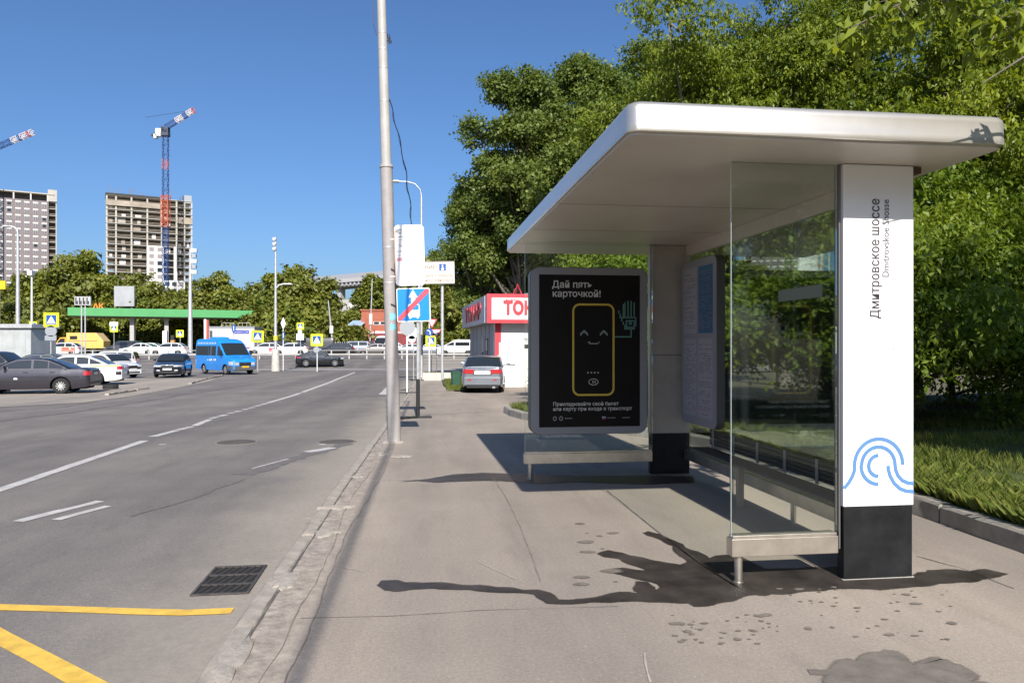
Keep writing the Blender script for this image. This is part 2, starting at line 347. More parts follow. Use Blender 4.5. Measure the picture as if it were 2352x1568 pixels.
# --- tar seams, cracks and one painted sign shadow: in the road and in the pavement
def seam_and_shadow(P, w, parent, mat, dz, seed, lift=.004, jit=.5):
    r = random.Random(seed); Q = [gp(*p, dz) if len(p) == 2 else Vector(p) for p in P]; out = []
    for a, b in zip(Q[:-1], Q[1:]):
        n = max(3, int((b-a).length/.12)); out += [a.lerp(b, i/n) for i in range(n)]
    out.append(Q[-1]); rows = []; off = 0
    for i, p in enumerate(out):
        d = out[min(i+1, len(out)-1)]-out[max(i-1, 0)]; d.z = 0; d.normalize(); n_ = Vector((-d.y, d.x, 0))
        off = off*.8+r.uniform(-w, w)*jit; ww = w*r.uniform(.35, 1.3)/2; z = g(p.y)+dz+lift
        a = p+n_*(off+ww); b = p+n_*(off-ww); rows.append([(a.x, a.y, z), (b.x, b.y, z)])
    m = MB(); m.loft(rows, False, False); return m.build('seam_and_shadow', mat, parent)
seam_and_shadow([(-200, 1010), (0, 968), (210, 940), (400, 910), (600, 880), (700, 868), (760, 868)], .14, road, TAR_AND_SHADOW, ROADZ, 2, jit=.3)
seam_and_shadow([(-100, 962), (0, 945), (150, 935), (300, 905)], .07, road, TAR_AND_SHADOW, ROADZ, 3)
seam_and_shadow([(794, 908.5), (885, 910)], .32, road, TAR_AND_SHADOW, ROADZ, 4, jit=.05)  # a sign's cast shadow, laid on the road as a dark bar
seam_and_shadow([(560, 1090), (640, 1064), (720, 1040), (800, 1018)], .3, road, M('patch_asphalt', (.135, .124, .118), .9, var=.3, vs=20, bump=.5, bs=120), ROADZ, 6, jit=.06)
seam_and_shadow([(300, 1185), (420, 1150), (560, 1100)], .08, road, MATS['patch_asphalt'], ROADZ, 7, jit=.15)
seam_and_shadow([(1395, 1127), (1480, 1195), (1600, 1290), (1688, 1345), (1700, 1352)], .012, pave, TAR_AND_SHADOW, 0, 8, jit=.3)
seam_and_shadow([(2105, 1277), (2210, 1305), (2330, 1352)], .01, pave, TAR_AND_SHADOW, 0, 9)
seam_and_shadow([(1130, 1095), (1165, 1150), (1200, 1220), (1240, 1335)], .012, pave, FINE, 0, 10)
seam_and_shadow([(690, 1420), (900, 1415), (1100, 1402), (1420, 1392)], .006, pave, FINE, 0, 11)
seam_and_shadow([(880, 1104), (1000, 1101), (1180, 1100)], .012, pave, FINE, 0, 12)
seam_and_shadow([(900, 948), (1010, 952), (1150, 944)], .03, pave, TAR_AND_SHADOW, 0, 13)
seam_and_shadow([(905, 906), (1000, 907), (1060, 902)], .06, pave, TAR_AND_SHADOW, 0, 14)
PALE = M('scuffed_asphalt', (.39, .345, .3), .9, var=.3, vs=20)
for k, P in enumerate([[(1480, 1500), (1500, 1568)], [(1100, 1290), (1190, 1330)], [(780, 1300), (840, 1312)], [(905, 1045), (950, 1060)], [(1005, 1010), (1030, 1035)], [(700, 1190), (760, 1198)]]):
    seam_and_shadow(P, .012, pave, PALE, 0, 30+k, jit=.8)
seam_and_shadow([(-.985, 2.6, 0), (-.985, 14, 0), (-.985, 26, 0)], .014, pave, TAR_AND_SHADOW, 0, 50, jit=.12)
seam_and_shadow([(-.66, 2.6, 0), (-.72, 6, 0), (-.64, 9, 0), (-.7, 13, 0), (-.66, 17, 0)], .008, pave, FINE, 0, 51, jit=1.2)
seam_and_shadow([(-.8, 2.8, 0), (-.78, 5, 0), (-.86, 7.5, 0), (-.8, 10, 0)], .007, pave, FINE, 0, 52, jit=1.5)
MORT = M('mortar', (.335, .298, .255), .92, var=.25, vs=12, bump=.6, bs=60)
def mortar(x, y, rx, ry, seed):
    r = random.Random(seed); m = MB(); k = 22; o = [(1+r.uniform(-.3, .3)) for _ in range(k)]
    m.loft([[(x+rx*s*o[i]*math.cos(2*math.pi*i/k), y+ry*s*o[i]*math.sin(2*math.pi*i/k), g(y)+h) for i in range(k)] for s, h in ((1, -.01), (.92, .008), (.6, .014))]); m.build('mortar_patch', MORT, pave)
for a in ((-.95, 7.15, .16, .09, 1), (-.9, 6.2, .1, .12, 2), (-.98, 5.0, .09, .2, 3), (-.78, 10.9, .1, .16, 4), (-1.0, 3.7, .07, .3, 5), (-.5, 10.6, .14, .1, 6), (-.93, 8.9, .07, .12, 7)): mortar(*a)
# --- manhole covers, gully grate
def manhole(x, y, r_, label):
    p = gp(x, y, ROADZ); e = E('manhole_cover', label, 'manhole cover', p)
    m = MB(); m.lathe([(r_*1.18, .003), (r_*1.16, .009), (r_*1.03, .01), (r_*1.02, .005)], 36); m.build('rim', M('manhole_rim', (.19, .16, .14), .8, var=.35, vs=20, bump=.4), e)
    m = MB(); m.lathe([(r_, .004), (r_*.99, .011), (.01, .012)], 36); lid = m.build('lid', IRON, e)
    rr = random.Random(3); m = MB()
    for i in range(-7, 8):
        for j in range(-7, 8):
            a, b = i*r_/8, j*r_/8
            if a*a+b*b < (r_*.92)**2: m.box((a-.012, b-.012, .011), (a+.012, b+.012, .017))
    m.build('tread_studs', M('stud_iron', (.15, .13, .115), .6, metal=.5, var=.3, vs=20), lid)
manhole(543, 1016, .31, 'worn round iron manhole cover in mid lane, away from the kerb')
manhole(773, 1015, .29, 'round iron manhole cover touching the kerb near the grey pole')
c = [gp(439.4, 1369, ROADZ), gp(571, 1364, ROADZ), gp(614, 1299, ROADZ), gp(491, 1304, ROADZ)]
ce = sum(c, Vector())/4; ux = ((c[1]-c[0])+(c[2]-c[3]))/2; uy = ((c[3]-c[0])+(c[2]-c[1]))/2
gw, gl = ux.length, uy.length; ra = math.atan2(ux.y, ux.x)
e = E('gully_grate', 'rusty iron storm drain grate in the gutter by the kerb', 'drain grate', ce, ra)
m = MB(); m.box((-gw/2, -gl/2, .003), (gw/2, gl/2, .0045)); m.build('pit_shade', DARK, e)  # flat black sheet painted for the shade of the hole under the bars
m = MB(); t_ = .018
for a, b in (((-gw/2, -gl/2), (gw/2, -gl/2+t_)), ((-gw/2, gl/2-t_), (gw/2, gl/2)), ((-gw/2, -gl/2+t_), (-gw/2+t_, gl/2-t_)), ((gw/2-t_, -gl/2+t_), (gw/2, gl/2-t_))): m.box((*a, .0045), (*b, .012))
m.build('frame', IRON, e)
for j in (1, 2):
    m = MB(); yy = -gl/2+gl*j/3; m.box((-gw/2+t_, yy-.011, .005), (gw/2-t_, yy+.011, .0115)); m.build('cross_bar', IRON, e)
for j in range(3):
    for i in range(6):
        y0 = -gl/2+gl*j/3+.012; y1 = y0+gl/3-.024; x0 = -gw/2+.03+(gw-.06)*i/6; x1 = x0+(gw-.06)/6
        m = MB(); m.bar((x0, y0, .008), (x1, y1, .008), .008, .006); m.build('diagonal_bar', IRON, e)
# --- water spilled on the pavement, and a patch of damp with painted tree shade
def soak(m, k=.6):                        # lets a stain fade out where its 'soak' value falls, broken up by grain
    t = m.node_tree; b = t.nodes['Principled BSDF']; a = t.nodes.new('ShaderNodeAttribute'); a.attribute_name = 'soak'; n = t.nodes.new('ShaderNodeTexNoise'); n.inputs['Scale'].default_value = 38; n.inputs['Detail'].default_value = 5
    tc = t.nodes.new('ShaderNodeTexCoord'); t.links.new(tc.outputs['Object'], n.inputs['Vector']); mu = t.nodes.new('ShaderNodeMath'); mu.operation = 'MULTIPLY_ADD'; t.links.new(n.outputs['Fac'], mu.inputs[0]); mu.inputs[1].default_value = -k*1.6
    m2 = t.nodes.new('ShaderNodeMath'); m2.operation = 'MULTIPLY_ADD'; t.links.new(a.outputs['Fac'], m2.inputs[0]); m2.inputs[1].default_value = 1+k*1.5; m2.inputs[2].default_value = 0; t.links.new(m2.outputs[0], mu.inputs[2])
    mr = t.nodes.new('ShaderNodeMapRange'); mr.inputs[1].default_value = 0; mr.inputs[2].default_value = 1; t.links.new(mu.outputs[0], mr.inputs[0]); t.links.new(mr.outputs[0], b.inputs['Alpha']); return m
WET = M('wet_film', (.048, .04, .035), .38, var=.55, vs=3.5, bump=.5, bs=150, spec=.25)
DAMP = M('damp_asphalt', (.135, .115, .098), .75, var=.3, vs=9, bump=.4, bs=150)
soak(WET); soak(DAMP, .5)
def z5(a, b): return ((1400+.6131*a)/1.2083, (1280+.6131*b)/1.2083)
def blob_sheet(name, P, label, mat, lift=.004, dz=0, sub=3, jag=.010, seed=1, fade=.03):
    r = random.Random(seed); Q = [gp(*p, dz) for p in P]; out = []
    for a, b in zip(Q, Q[1:]+Q[:1]):
        n = max(1, int((b-a).length/.05)) if sub else 1; n = min(n, 9)
        for i in range(n):
            q = a.lerp(b, i/n); j = jag if i else jag*.4
            out.append((q.x+r.uniform(-j, j), q.y+r.uniform(-j, j)*1.4))
    bm = bmesh.new(); vs_ = [bm.verts.new((x, y, g(y)+dz+lift)) for x, y in out]; f = bm.faces.new(vs_); bmesh.ops.triangulate(bm, faces=[f])
    if sum(ff.normal.z for ff in bm.faces) < 0: bmesh.ops.reverse_faces(bm, faces=bm.faces)
    n0 = len(out); A_ = sum(out[i][0]*out[(i+1) % n0][1]-out[(i+1) % n0][0]*out[i][1] for i in range(n0)); sg = 1 if A_ > 0 else -1; ring = []
    for i in range(n0):
        dx, dy = out[(i+1) % n0][0]-out[i-1][0], out[(i+1) % n0][1]-out[i-1][1]; q = math.hypot(dx, dy) or 1; x, y = out[i][0]+dy/q*fade*sg, out[i][1]-dx/q*fade*sg; ring.append(bm.verts.new((x, y, g(y)+dz+lift-.0006)))
    for i in range(n0): bm.faces.new((vs_[i], vs_[(i+1) % n0], ring[(i+1) % n0], ring[i]))
    me = bpy.data.meshes.new(name); bm.to_mesh(me); bm.free(); me.materials.append(mat); at_ = me.attributes.new('soak', 'FLOAT', 'POINT'); at_.data.foreach_set('value', [1.0]*n0+[0.0]*n0); o = link(name, me)
    return tag(o, label, None, None, 'structure')
main = [(870, 1345), (880, 1334), (911, 1334), (928, 1339), (993, 1339)]+[z5(*p) for p in [(0, 572), (80, 585), (150, 585), (200, 598), (240, 630), (330, 628), (420, 620), (520, 595), (610, 600), (590, 575), (600, 545), (640, 550), (690, 585), (715, 575), (700, 555), (560, 520), (495, 505), (495, 487), (540, 485), (600, 495), (655, 495), (620, 480), (570, 465), (525, 440), (460, 432), (425, 418), (470, 405), (530, 415), (560, 428), (700, 455), (800, 470), (835, 455), (820, 440), (775, 405), (770, 385), (700, 350), (635, 325), (650, 318), (700, 330), (760, 360), (800, 375), (810, 390), (870, 410), (930, 440), (965, 430), (1010, 425), (1080, 440), (1180, 490), (1530, 480), (1860, 520), (1880, 505), (1960, 495), (2000, 490), (2100, 500), (2180, 490), (2270, 510), (2180, 530), (2100, 545), (1990, 550), (1880, 565), (1700, 580), (1540, 575), (1400, 585), (1250, 600), (1100, 605), (1000, 635), (900, 655), (860, 655), (840, 640), (700, 635), (560, 632), (430, 635), (300, 643), (200, 643), (180, 630), (140, 600), (60, 594)]]+[(993, 1350), (950, 1352), (911, 1358), (888, 1355)]
def grow(P, k):                          # the damp rim round a spill
    Q = [gp(*p) for p in P]; n = len(Q); A_ = sum(Q[i].x*Q[(i+1) % n].y-Q[(i+1) % n].x*Q[i].y for i in range(n)); out = []
    for i in range(n):
        d_ = (Q[(i+1) % n]-Q[i-1]); d_.z = 0; d_.normalize(); s_ = 1 if A_ > 0 else -1; q = Q[i]+Vector((d_.y, -d_.x, 0))*k*s_; r_ = (q.x*CT-q.y*ST)/(q.x*ST+q.y*CT); dd = q.x*ST+q.y*CT; out.append((1176+F0*r_, 790+F0*CAMH/dd))
    return out
DAMP_SHADE = soak(M('drying_and_shaded_asphalt', (.165, .142, .12), .85, var=.25, vs=9, bump=.4, bs=150), .7)
blob_sheet('water', main, 'water spilled round the white column and running to the road', WET, seed=2)
blob_sheet('water', [(925, 1106), (985, 1100), (1040, 1090), (1110, 1086), (1200, 1090), (1330, 1093), (1480, 1092), (1588, 1094), (1590, 1108), (1480, 1112), (1330, 1107), (1230, 1110), (1150, 1104), (1090, 1104), (1000, 1108), (960, 1104)], 'water lying under the poster panel', WET, seed=3)
blob_sheet('damp_and_shade_patch', [(2060+190*math.cos(t)*(1+.13*math.sin(5*t+1)+.1*math.sin(9*t)+.07*math.sin(17*t+2)), 1575+66*math.sin(t)*(1+.16*math.sin(6*t)+.12*math.sin(11*t+1)+.07*math.sin(19*t))) for t in [2*math.pi*k/90 for k in range(90)]], 'damp patch on the pavement at the corner', DAMP_SHADE, jag=.008, seed=4, fade=.05)  # dark tone holds damp and the dappled tree shade painted with it
rr = random.Random(9)
def drops(n, x0, x1, y0, y1, rmin, rmax, label, mat, seed, parent_name='water_drops'):
    r = random.Random(seed); m = MB(); so = []
    for _ in range(n):
        p = gp(r.uniform(x0, x1), r.uniform(y0, y1)); s = r.uniform(rmin, rmax)*(1 if r.random() < .8 else 1.7); k = 16; ph = r.random()*6
        st = r.uniform(1, 1.9); so += [1.0]*k+[0.0]*k; m.add([(p.x+f*s*st*math.cos(t*2*math.pi/k)*(1+.12*math.sin(3*t*2*math.pi/k+ph)), p.y+f*s*math.sin(t*2*math.pi/k)*(1+.15*math.sin(2*t*2*math.pi/k+ph)), p.z+.0042+_*.00001) for f in (.6, 1.5) for t in range(k)], [tuple(range(k))]+[(t, (t+1) % k, k+(t+1) % k, k+t) for t in range(k)])
    o = m.build(parent_name, mat); at_ = o.data.attributes.new('soak', 'FLOAT', 'POINT'); at_.data.foreach_set('value', so); tag(o, label, None, None, 'structure')
drops(48, 1540, 1770, 1412, 1480, .004, .014, 'water drops splashed in front of the spill', DAMP_SHADE, 1)
drops(12, 1290, 1420, 1180, 1345, .008, .03, 'drops of water left of the spill', DAMP_SHADE, 2)
drops(45, 1780, 2230, 1345, 1470, .003, .012, 'thin spray of drops by the white column', DAMP_SHADE, 3)
# ------------------------------------------------------------------ bus shelter
GLASS = glass_mat('shelter_glass', (.94, .97, .95), .62)
ALU = M('satin_aluminium', (.68, .635, .565), .3, metal=.72, var=.06, vs=2)
SOFFIT = M('soffit_panel', (.68, .63, .56), .36, metal=.2, var=.07, vs=1.5)
WHITEC = M('white_cladding', (.86, .86, .87), .32, var=.03, vs=2)
PLINTH = M('black_plinth', (.013, .0135, .015), .5, var=.5, vs=4, bump=.15, bs=25, spec=.25)
BLUEL = M('logo_blue', lin('#5a83b4'), .45)
INK = M('dark_lettering', (.05, .045, .055), .5); INK2 = M('grey_lettering', (.13, .12, .14), .5)
GREYP = M('grey_metal_panel', (.44, .4, .36), .42, metal=.3, var=.1, vs=3)
CASE = M('case_grey', (.26, .26, .28), .35, var=.04, vs=3)
SL = E('bus_shelter', 'white and glass bus shelter with flat roof, poster panel and bench on the pavement', 'bus shelter', (2.655, 4.61, 0), R(1.7))
RX0, RX1, RY0, RY1 = -1.60, .77, -.50, 5.05; ZS = 2.745
m = MB(); rings = []
for z, ins in ((2.748, .006), (2.7505, .001), (2.754, 0), (2.79, 0), (2.792, .0015), (2.878, .0015), (2.9, .006), (2.915, .017), (2.924, .034), (2.928, .06)):
    rings.append([(a, b, z) for a, b in rrect(RX0+ins, RX1-ins, RY0+ins, RY1-ins, .075-ins*.4, 8)])
m.loft(rings); roof = m.build('roof', ALU, SL, smooth=40)
yb = [RY0+.02, 1.62, 3.02, 4.12, RY1-.02]
for a, b in zip(yb[:-1], yb[1:]):
    m = MB(); m.box((RX0+.02, a+.0075, 2.735), (RX1-.02, b-.0075, 2.7475)); 
    if a == yb[0] or b == yb[-1]:
        m = MB(); y0, y1 = a+.0075, b-.0075
        P = rrect(RX0+.02, RX1-.02, y0, y1, .06, 6)
        if a == yb[0]: P = [(x, y) for x, y in P if y < (y0+y1)/2] ; P = P+[(RX1-.02, y1), (RX0+.02, y1)]
        else: P = [(x, y) for x, y in P if y > (y0+y1)/2]; P = P+[(RX0+.02, y0), (RX1-.02, y0)]
        m.prism(P, 2.735, 2.7475, 'z')
    m.build('soffit_panel', SOFFIT, roof)
for a in yb[1:-1]:
    m = MB(); m.box((RX0+.025, a-.006, 2.7355), (RX1-.025, a+.006, 2.7474)); m.build('soffit_joint', DARK, roof)
def column(y0, panel_mat, white):
    y1 = y0+.09
    m = MB(); m.box((.006, y0+.006, 0), (.494, y1-.006, .482)); c = m.build('column_plinth', PLINTH, SL, bevel=.004)
    m = MB(); m.box((0, y0, .482), (.5, y1, 2.732)); c = m.build('column', panel_mat, SL, bevel=.006)
    return c
c1 = column(0, WHITEC, True)
m = MB(); m.box((-.014, .03, .2), (-.002, .085, 2.73)); m.build('jamb', M('jamb_grey', (.16, .155, .15), .45, metal=.4), SL, bevel=.003)
m = MB(); m.box((-.003, -.003, .002), (.503, .02, .006)); m.build('base_trim', CONC2, c1)
text('name_lettering', 'Дмитровское шоссе', .092, INK, c1, (.252, -.0025, 1.715), (R(90), R(-90), 0), bold=.011, fit=.79)
text('name_lettering', 'Dmitrovskoe Shosse', .066, INK2, c1, (.32, -.0025, 1.99), (R(90), R(-90), 0), bold=.009, fit=.51)
# wave emblem: strokes of one width (u = across the column face, w = height)
def arc(cx, cz, r_, a0, a1, n=18): return [(cx+r_*math.cos(R(a0+(a1-a0)*k/n)), cz+r_*math.sin(R(a0+(a1-a0)*k/n))) for k in range(n+1)]
U = .5/437.0                             # metres per pixel of the close-up
def px(a, b): return ((a-215)*U, .482+(1022-b)*U)
def arcpx(cx, cy, r_, a0, a1): x, z = px(cx, cy); return arc(x, z, r_*U, a0, a1)
for P in (list(reversed(arcpx(432, 785, 152, 0, 180)))[::-1] and [px(592-10, 788)]+arcpx(432, 785, 150, 2, 180)+[px(281, 815), px(268, 848), px(245, 885), px(218, 914)],
          [px(430, 897)]+[px(405, 893)]+arcpx(430, 788, 107, 248, 0+180)[0:]+arcpx(430, 785, 104, 180, 0)+[px(538, 815), px(553, 850), px(580, 878), px(615, 893), px(651, 897)],
          [px(430, 851)]+arcpx(430, 790, 60, 265, 97)+[px(430, 729)],
          [px(490, 790), px(492, 812), px(503, 850), px(528, 892), px(565, 925), px(605, 940), px(651, 944)]):
    ribbon(P, 22*U, -.0025).build('wave_emblem', BLUEL, c1)
SCF = M('scuff', (.25, .25, .27), .6)
for xx, zz, ww in ((.345, 1.51, .016), (.37, 1.53, .012), (.33, 1.49, .008)): m = MB(); m.add([(xx, -.002, zz), (xx+ww, -.002, zz+.006), (xx+ww*.8, -.002, zz+.012), (xx+.002, -.002, zz+.008)], [(0, 1, 2, 3)]); m.build('scuff_mark', SCF, c1)
c2 = column(4.02, GREYP, False)
for zz in (.62, 1.5, 2.6):
    for xx in (.04, .46):
        m = MB(); m.lathe([(.012, 0), (.012, -.004), (.008, -.007)], 10, axis='y', c=(xx, 4.02, zz)); m.build('screw', GALV, c2)
m = MB(); m.box((-.002, 4.0175, 1.415), (.502, 4.0195, 1.421)); m.build('joint', DARK, c2)
# side panels: glass, rail, leg
def side_panel(x0, y0, thick_rail, leg_x, sub=True):
    m = MB(); m.box((x0, y0, .30), (-.018, y0+.012, 2.733)); gl = m.build('side_glass', GLASS, SL)
    m = MB(); m.box((x0-.002, y0-.001, .30), (x0+.0, y0+.013, 2.733)); m.build('glass_edge', M('glass_edge', (.55, .62, .55), .2), gl)
    m = MB(); m.box((x0-.012, y0-.04, .178), (-.03, y0+.05, .292)); m.box((x0+.0, y0-.03, .292), (-.034, y0+.04, .312)); ra_ = m.build('bottom_rail', STEEL, SL, bevel=.003)
    m = MB(); m.tube([(leg_x, y0+.005, 0), (leg_x, y0+.005, .18)], .026, 16); m.lathe([(.034, 0), (.034, .006), (.027, .01)], 16, c=(leg_x, y0+.005, 0)); m.build('rail_leg', STEEL, SL, smooth=40)
    return gl
side_panel(-.75, .05, .1, -.70)
side_panel(-1.53, 3.88, .1, -1.47)
# back glazing and its rail
for a, b in ((.10, 1.5), (1.506, 2.75), (2.756, 4.01)):
    m = MB(); m.box((.455, a, .3), (.467, b, 2.733)); m.build('back_glass', GLASS, SL)
m = MB(); m.box((.42, .1, .178), (.5, 4.015, .292)); m.build('back_rail', STEEL, SL, bevel=.003)
m = MB(); m.box((.44, .1, 2.60), (.482, 4.015, 2.733)); m.build('head_rail', SOFFIT, SL)
m = MB(); m.box((.4505, 1.03, 1.93), (.4545, 1.75, 2.03)); m.build('sticker', M('pale_sticker', (.27, .29, .26), .5), SL)
for yy in (1.5, 2.75):
    m = MB(); m.tube([(.46, yy, 0), (.46, yy, .18)], .024, 12); m.build('rail_leg', STEEL, SL, smooth=40)
# bench
WOOD = M('dark_bench_slat', (.05, .043, .038), .45, var=.3, vs=6)
SEATM = M('bench_seat', (.065, .058, .052), .55, var=.2, vs=4)
m = MB(); m.box((.17, .2, .405), (.40, 3.2, .432)); bench = m.build('bench_seat', SEATM, SL, bevel=.008)
for k in range(5):
    m = MB(); z = .46+k*.034; m.box((.405, .2, z), (.428, 3.2, z+.024)); m.build('bench_slat', WOOD, bench)
for k in range(6):
    m = MB(); y = .5+k*.52; m.box((.397, y-.022, .432), (.4045, y+.022, .63)); m.build('bench_bracket', M('leg_steel2', (.34, .31, .28), .5, metal=.4), bench)
for y in (.42, 2.15):
    m = MB(); m.box((.24, y-.028, 0), (.3, y+.028, .405)); m.build('bench_leg', M('leg_steel', (.3, .26, .22), .5, metal=.4), bench, bevel=.003)
# advertising case on the far side panel: poster faces the camera
PX0, PX1, PZ0, PZ1 = -1.485, -.105, .515, 2.43
m = MB(); P = rrect(PX0, PX1, PZ0, PZ1, .11, 8); m.prism(P, 3.80, 3.96, 'y'); pc = m.build('poster_case', M('case_side', (.09, .088, .09), .4), SL, bevel=.006)
outer = rrect(PX0+.006, PX1-.006, PZ0+.006, PZ1-.006, .105, 8)
ix0, ix1, iz0, iz1 = PX0+.103, PX1-.09, PZ0+.085, PZ1-.085
m = MB(); n = len(outer)
inner = []
for a, b in outer: inner.append((min(max(a, ix0), ix1), min(max(b, iz0), iz1)))
cs = [(ix1, iz1), (ix0, iz1), (ix0, iz0), (ix1, iz0)]; inner = [cs[k//9] for k in range(36)]
m.loft([[(a, 3.797, b) for a, b in outer], [(a, 3.795, b) for a, b in inner]], True, False); m.build('poster_frame', CASE, pc)
m = MB(); m.box((ix0-.004, 3.7985, iz0-.004), (ix1+.004, 3.7998, iz1+.004)); po = m.build('poster', M('poster_black', (.008, .007, .007), .5, spec=.15), pc)
PWm, PHm = ix1-ix0, iz1-iz0
def pp(u, v): return (ix0+u*PWm, iz1-v*PHm)                      # poster fractions
YL = 3.7965
CREAM = M('poster_white', (.62, .6, .56), .5); AMBER = M('poster_yellow', (.62, .43, .05), .5); TEAL = M('poster_teal', (.12, .3, .26), .5); PALEB = M('poster_pale', (.34, .42, .4), .5)
x, z = pp(.125, .085); text('headline', 'Дай пять', .108, CREAM, po, (x, YL, z), bold=.014)
x, z = pp(.128, .145); text('headline', 'карточкой!', .108, CREAM, po, (x, YL, z), bold=.014)
x0, z1_ = pp(.335, .195); x1, z0_ = pp(.735, .79)
fr = rrect(x0, x1, z0_, z1_, .075, 8); fr = fr+[fr[0], fr[1]]; ribbon(fr, .023, YL).build('phone_outline', AMBER, po)
def dots(name, cells, s, ox, oz, mat):
    m = MB()
    for a, b in cells: m.add([(ox+a*s, YL, oz-b*s), (ox+a*s+s*.78, YL, oz-b*s), (ox+a*s+s*.78, YL, oz-b*s-s*.78), (ox+a*s, YL, oz-b*s-s*.78)], [(0, 1, 2, 3)])
    return m.build(name, mat, po)
eye = [(2, 0), (3, 0), (1, 1), (4, 1), (2, 1), (3, 1), (0, 2), (1, 2), (4, 2), (5, 2), (0, 3), (5, 3)]
x, z = pp(.405, .365); dots('pixel_eye', eye, .0155, x, z, PALEB)
x, z = pp(.6, .365); dots('pixel_eye', eye, .0155, x, z, PALEB)
x, z = pp(.48, .44); dots('pixel_mouth', [(0, 0), (1, 0), (8, 0), (1, 1), (2, 1), (3, 1), (4, 1), (5, 1), (6, 1), (7, 1)], .0155, x, z, PALEB)
hand = [(c_, r_) for c_ in (3, 5, 7, 9, 11) for r_ in range(3 if c_ in (3,) else (1 if c_ in (5, 11) else 0), 10) if c_ > 3]
hand += [(4, r_) for r_ in range(2, 10)]+[(k, 10) for k in range(3, 13)]+[(k, 16) for k in range(5, 12)]+[(3, 11), (3, 12), (4, 13), (4, 14), (5, 15)]+[(12, r_) for r_ in range(10, 16)]+[(k, 12) for k in range(6, 12)]+[(6, r_) for r_ in range(12, 16)]+[(11, r_) for r_ in range(12, 16)]+[(8, 13), (9, 13), (8, 14), (9, 14), (2, 8), (1, 7), (1, 6), (2, 9), (2, 10)]
hand += [(k, 17) for k in range(5, 12)]+[(9, 18), (9, 19), (9, 20), (9, 21)]+[(k, 22) for k in range(-1, 10)]
x, z = pp(.765, .17); dots('pixel_hand', hand, .0185, x, z, TEAL)
x, z = pp(.475, .64); dots('phone_dots', [(0, 0), (2.2, 0), (4.4, 0), (6.6, 0)], .018, x, z, CREAM)
x, z = pp(.535, .705); ribbon([(x+.055*math.cos(t*.2618), z+.035*math.sin(t*.2618)) for t in range(25)], .006, YL).build('tap_symbol', CREAM, po)
for k in range(3): ribbon([(x-.02+k*.016+.012*math.cos(R(t)), z+.018*math.sin(R(t))) for t in range(-60, 61, 20)], .005, YL).build('tap_symbol', CREAM, po)
x, z = pp(.135, .86); text('small_print', 'Прикладывайте свой билет', .058, CREAM, po, (x, YL, z), bold=.008)
x, z = pp(.135, .892); text('small_print', 'или карту при входе в транспорт', .058, CREAM, po, (x, YL, z), bold=.008)
for u, wd in ((.25, .09), (.67, .1), (.82, .09)):
    x, z = pp(u, .945); m = MB(); m.add([(x, YL, z), (x+wd, YL, z), (x+wd, YL, z+.008), (x, YL, z+.008)], [(0, 1, 2, 3)]); m.build('footer_line', M('poster_grey', (.25, .25, .25), .6), po)
for u in (.155, .215):
    x, z = pp(u, .943); ribbon([(x+.018*math.cos(t*.5236), z+.022*math.sin(t*.5236)) for t in range(13)], .011, YL).build('footer_mark', MATS['poster_grey'], po)
x, z = pp(.62, .945)
for k, mm in enumerate((CREAM, M('flag_blue', lin('#2a4a9a'), .5), M('flag_red', lin('#b02a30'), .5))):
    m = MB(); zz = z+.018-k*.011; m.add([(x, YL, zz), (x+.045, YL, zz), (x+.045, YL, zz-.0105), (x, YL, zz-.0105)], [(0, 1, 2, 3)]); m.build('footer_flag', mm, po)
# timetable case on the back glazing, facing the street
TY0, TY1, TZ0, TZ1, TX = 2.90, 3.93, .64, 2.50, .36
m = MB(); m.prism(rrect(TY0, TY1, TZ0, TZ1, .09, 7), TX, .452, 'x'); tcx = m.build('timetable_case', MATS['case_side'], SL, bevel=.004)
m = MB(); m.prism(rrect(TY0+.004, TY1-.004, TZ0+.004, TZ1-.004, .087, 7), TX-.004, TX-.001, 'x'); m.build('case_frame', CASE, tcx)
PAPER = M('timetable_paper', (.36, .345, .37), .5, var=.06, vs=6)
for a, b, c_, d, mm in ((.1, .48, .1, .97, 'p'), (.53, .93, .1, .97, 'p'), (.1, .48, 1.03, 1.77, 'p'), (.53, .93, 1.03, 1.77, 'b')):
    m = MB(); y1, y0 = TY1-a, TY1-b
    m.box((TX-.0065, y0, TZ0+c_), (TX-.0045, y1, TZ0+d)); sh = m.build('timetable_sheet', PAPER if mm == 'p' else M('timetable_blue', lin('#1c5a86'), .4, var=.2, vs=4), tcx)
    rr = random.Random(int(a*100+c_*10)); lm = MB()
    zz = TZ0+d-.06
    while zz > TZ0+c_+.04:
        yy = y1-.03
        while yy > y0+.05:
            wl = rr.uniform(.02, .09)
            if rr.random() < .75: lm.add([(TX-.0075, yy, zz), (TX-.0075, max(y0+.02, yy-wl), zz), (TX-.0075, max(y0+.02, yy-wl), zz-.011), (TX-.0075, yy, zz-.011)], [(0, 1, 2, 3)], 1 if mm == 'p' and rr.random() < .06 else 0)
            yy -= wl+.02
        zz -= rr.choice([.026, .026, .05])
    lm.build('printed_lines', [M('print_grey', (.2, .19, .22), .6), M('print_red', (.5, .12, .12), .6)], sh)
m = MB(); m.box((.502, .02, 2.69), (.57, .2, 2.73)); m.build('roof_bracket', M('rust', (.09, .05, .03), .8), SL)
